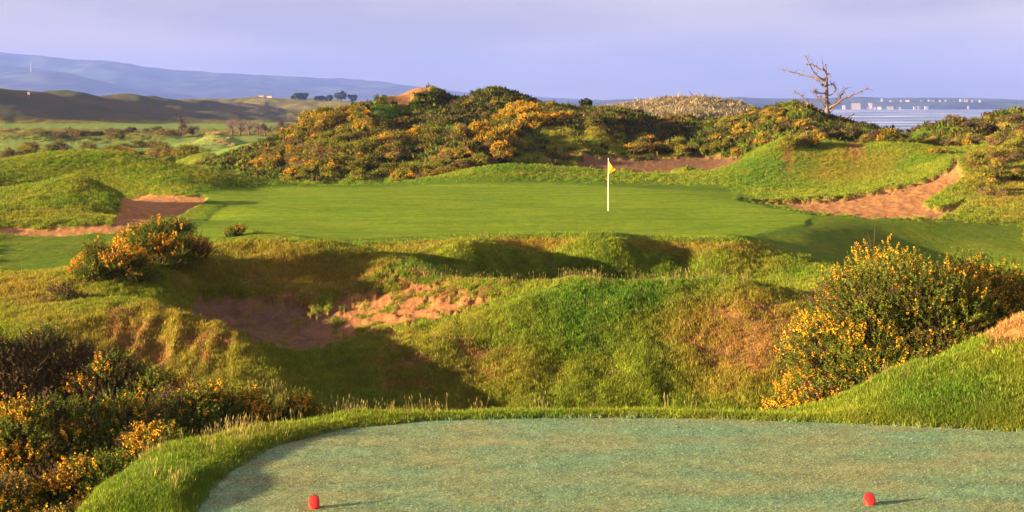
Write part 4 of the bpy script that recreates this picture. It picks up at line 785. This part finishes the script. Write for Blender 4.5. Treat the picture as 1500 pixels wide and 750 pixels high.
rows = [(1269, 157, 12, 7), (1275, 153, 14, 6), (1281, 158.5, 12, 5), (1288, 158.5, 16, 6), (1273, 158.6, 12, 6), (1290, 151, 20, 6), (1305, 148.6, 10, 7), (1292, 146, 8, 5), (1304, 158.6, 26, 6), (1312, 158.3, 10, 5), (1322, 149.5, 16, 9), (1329, 149.2, 18, 8), (1318, 158.2, 9, 4), (1340, 158, 10, 5),
        (1347, 158, 14, 6), (1357, 157.6, 14, 5), (1350, 149, 12, 5), (1362, 149, 14, 9), (1367, 148.8, 9, 8), (1377, 148.6, 8, 7), (1385, 148.5, 9, 7), (1408, 147.8, 12, 8), (1415, 147.8, 16, 7), (1424, 148, 8, 6), (1418, 157, 7, 6), (1435, 148.3, 8, 5), (1398, 149, 8, 4),
        (893, 155, 20, 7), (903, 156, 12, 5), (918, 155, 18, 6), (1078, 154, 10, 8), (1100, 154.5, 12, 6), (1106, 152, 8, 4), (1236, 156, 12, 5)]
for i, (x, yb, w_, h_) in enumerate(rows):
    low = yb > 152.6
    g_ = 'pale house low by the water on the far shore' if low else 'pale house high on the wooded rise of the far shore'
    house('house', x, yb, w_ * .75, h_ * .62, 4640 if low else 5000, g_, g_ .replace('pale house', 'pale houses'), False, i)
# small buildings on the tan hills and the mast on the mountain
for i, (x, lb) in enumerate([(383, 'tiny flat building left of the others on the tan hills'), (395, 'tiny pale cottage in the middle of the tan hill crest'), (426, 'tiny building beside the low evergreens')]):
    p_ = at(x, 1475); house('cottage', x, HY - F * (p_[2] - HC) / 1475, 5, 1.7, 1475, lb, None, False, 60 + i)
p_ = at(41, 575); e = empty('lookout_post', p_); props(e, 'tiny square post standing on the crest of the shaded ridge', 'post')
b = Buf(); b.tube([(0, 0, -.5), (0, 0, 2.2)], [.09, .09], 0, 6); b.tube([(.6, 0, -.5), (.6, 0, 2.2)], [.09, .09], 0, 6); o = link(bpy.data.objects.new('leg', b.mesh('leg', [M_WALLS[0]]))); o.parent = e
obj_np('box', [(x, y, z) for z in (1.5, 2.6) for y in (-.3, .3) for x in (-.15, .75)], [(0, 2, 3, 1), (4, 5, 7, 6), (0, 1, 5, 4), (2, 6, 7, 3), (0, 4, 6, 2), (1, 3, 7, 5)], smooth=False, mats=[M_WALLS[0]], parent=e)
Ym = 7150; e = empty('radio_mast', ((45 - CX) / F * Ym, Ym, Z(101, Ym))); props(e, 'thin white radio mast on the front mountain ridge', 'radio mast')
b = Buf(); b.tube([(0, 0, -30), (0, 0, 14), (0, 0, 32)], [1.6, 1.3, .8], 0, 6); o = link(bpy.data.objects.new('pole', b.mesh('pole', [M_WALLS[1]]))); o.parent = e
#@@END
# ------------------------------------------------------------------ camera, sun, sky
cd = bpy.data.cameras.new('camera'); cam = link(bpy.data.objects.new('camera', cd))
cam.location = (0, 0, HC); cam.rotation_euler = (R(90), 0, 0)
cd.sensor_width = 36; cd.lens = 36 * F / 1500; cd.shift_y = -(375 - HY) / 1500; cd.clip_start = .1; cd.clip_end = 30000
scene.camera = cam
SUN_EL, AZ = R(9.8), math.atan2(-.29, -.957)        # sun stands to the left and a little behind the camera
S = (math.cos(SUN_EL) * math.cos(AZ), math.cos(SUN_EL) * math.sin(AZ), math.sin(SUN_EL))
from mathutils import Vector
sl = bpy.data.lights.new('sun', 'SUN'); so = link(bpy.data.objects.new('sun', sl)); so.rotation_euler = Vector(S).to_track_quat('Z', 'Y').to_euler()
so.location = (-40, -12, 30)
sl.energy = 5.0; sl.angle = R(.6); sl.color = (1, .77, .48)
w = bpy.data.worlds.new('World'); scene.world = w; w.use_nodes = True; nt = w.node_tree
bg = nt.nodes['Background']
sky = nd(nt, 'ShaderNodeTexSky', sky_type='NISHITA'); sky.sun_disc = False; sky.sun_elevation = SUN_EL; sky.sun_rotation = math.atan2(S[0], S[1]); sky.air_density = 1.3; sky.dust_density = 1.5; sky.ozone_density = 2.5
tc = nd(nt, 'ShaderNodeTexCoord')
mp = nd(nt, 'ShaderNodeMapping'); mp.inputs['Scale'].default_value = (1, 1, 5); nt.links.new(tc.outputs['Generated'], mp.inputs[0])
nz = nd(nt, 'ShaderNodeTexNoise'); nz.inputs['Scale'].default_value = 3.2; nz.inputs['Detail'].default_value = 5; nz.inputs['Roughness'].default_value = .5; nt.links.new(mp.outputs[0], nz.inputs['Vector'])
mr = nd(nt, 'ShaderNodeMapRange'); mr.inputs['From Min'].default_value = .40; mr.inputs['From Max'].default_value = .60; nt.links.new(nz.outputs[0], mr.inputs[0])
cl = nd(nt, 'ShaderNodeMix', data_type='RGBA'); nt.links.new(mr.outputs[0], cl.inputs[0]); cl.inputs[6].default_value = (2.05, 1.84, 2.34, 1); cl.inputs[7].default_value = (3.3, 2.68, 2.85, 1)
mx = nd(nt, 'ShaderNodeMix', data_type='RGBA'); mx.inputs[0].default_value = .84; nt.links.new(sky.outputs[0], mx.inputs[6]); nt.links.new(cl.outputs[2], mx.inputs[7])
nt.links.new(mx.outputs[2], bg.inputs[0]); bg.inputs[1].default_value = .05
# evening air
o = obj_np('haze', [(x, y, z) for z in (-24.8, 330) for y in (-300, 11500) for x in (-9000, 9000)], [(0, 2, 3, 1), (4, 5, 7, 6), (0, 1, 5, 4), (2, 6, 7, 3), (0, 4, 6, 2), (1, 3, 7, 5)], smooth=False)
hm = bpy.data.materials.new('haze_air'); hm.use_nodes = True; hn = hm.node_tree; hn.nodes.remove(hn.nodes['Principled BSDF'])
pvn = nd(hn, 'ShaderNodeVolumePrincipled'); pvn.inputs['Density'].default_value = 1.2e-4; pvn.inputs['Color'].default_value = (.20, .30, .82, 1); pvn.inputs['Anisotropy'].default_value = .0
hn.links.new(pvn.outputs[0], hn.nodes['Material Output'].inputs['Volume']); o.data.materials.append(hm)
props(o, 'thin bluish evening air over the dunes and bay', None, None, 'stuff')

vs = scene.view_settings; vs.view_transform = 'Standard'; vs.look = 'None'; vs.gamma = 1; vs.use_curve_mapping = False; vs.exposure = 2.5
scene.render.engine = 'CYCLES'; cy = scene.cycles; cy.use_denoising = True; cy.max_bounces = 6; cy.diffuse_bounces = 3; cy.transparent_max_bounces = 8; cy.volume_bounces = 0
cy.use_adaptive_sampling = True; cy.adaptive_threshold = .01
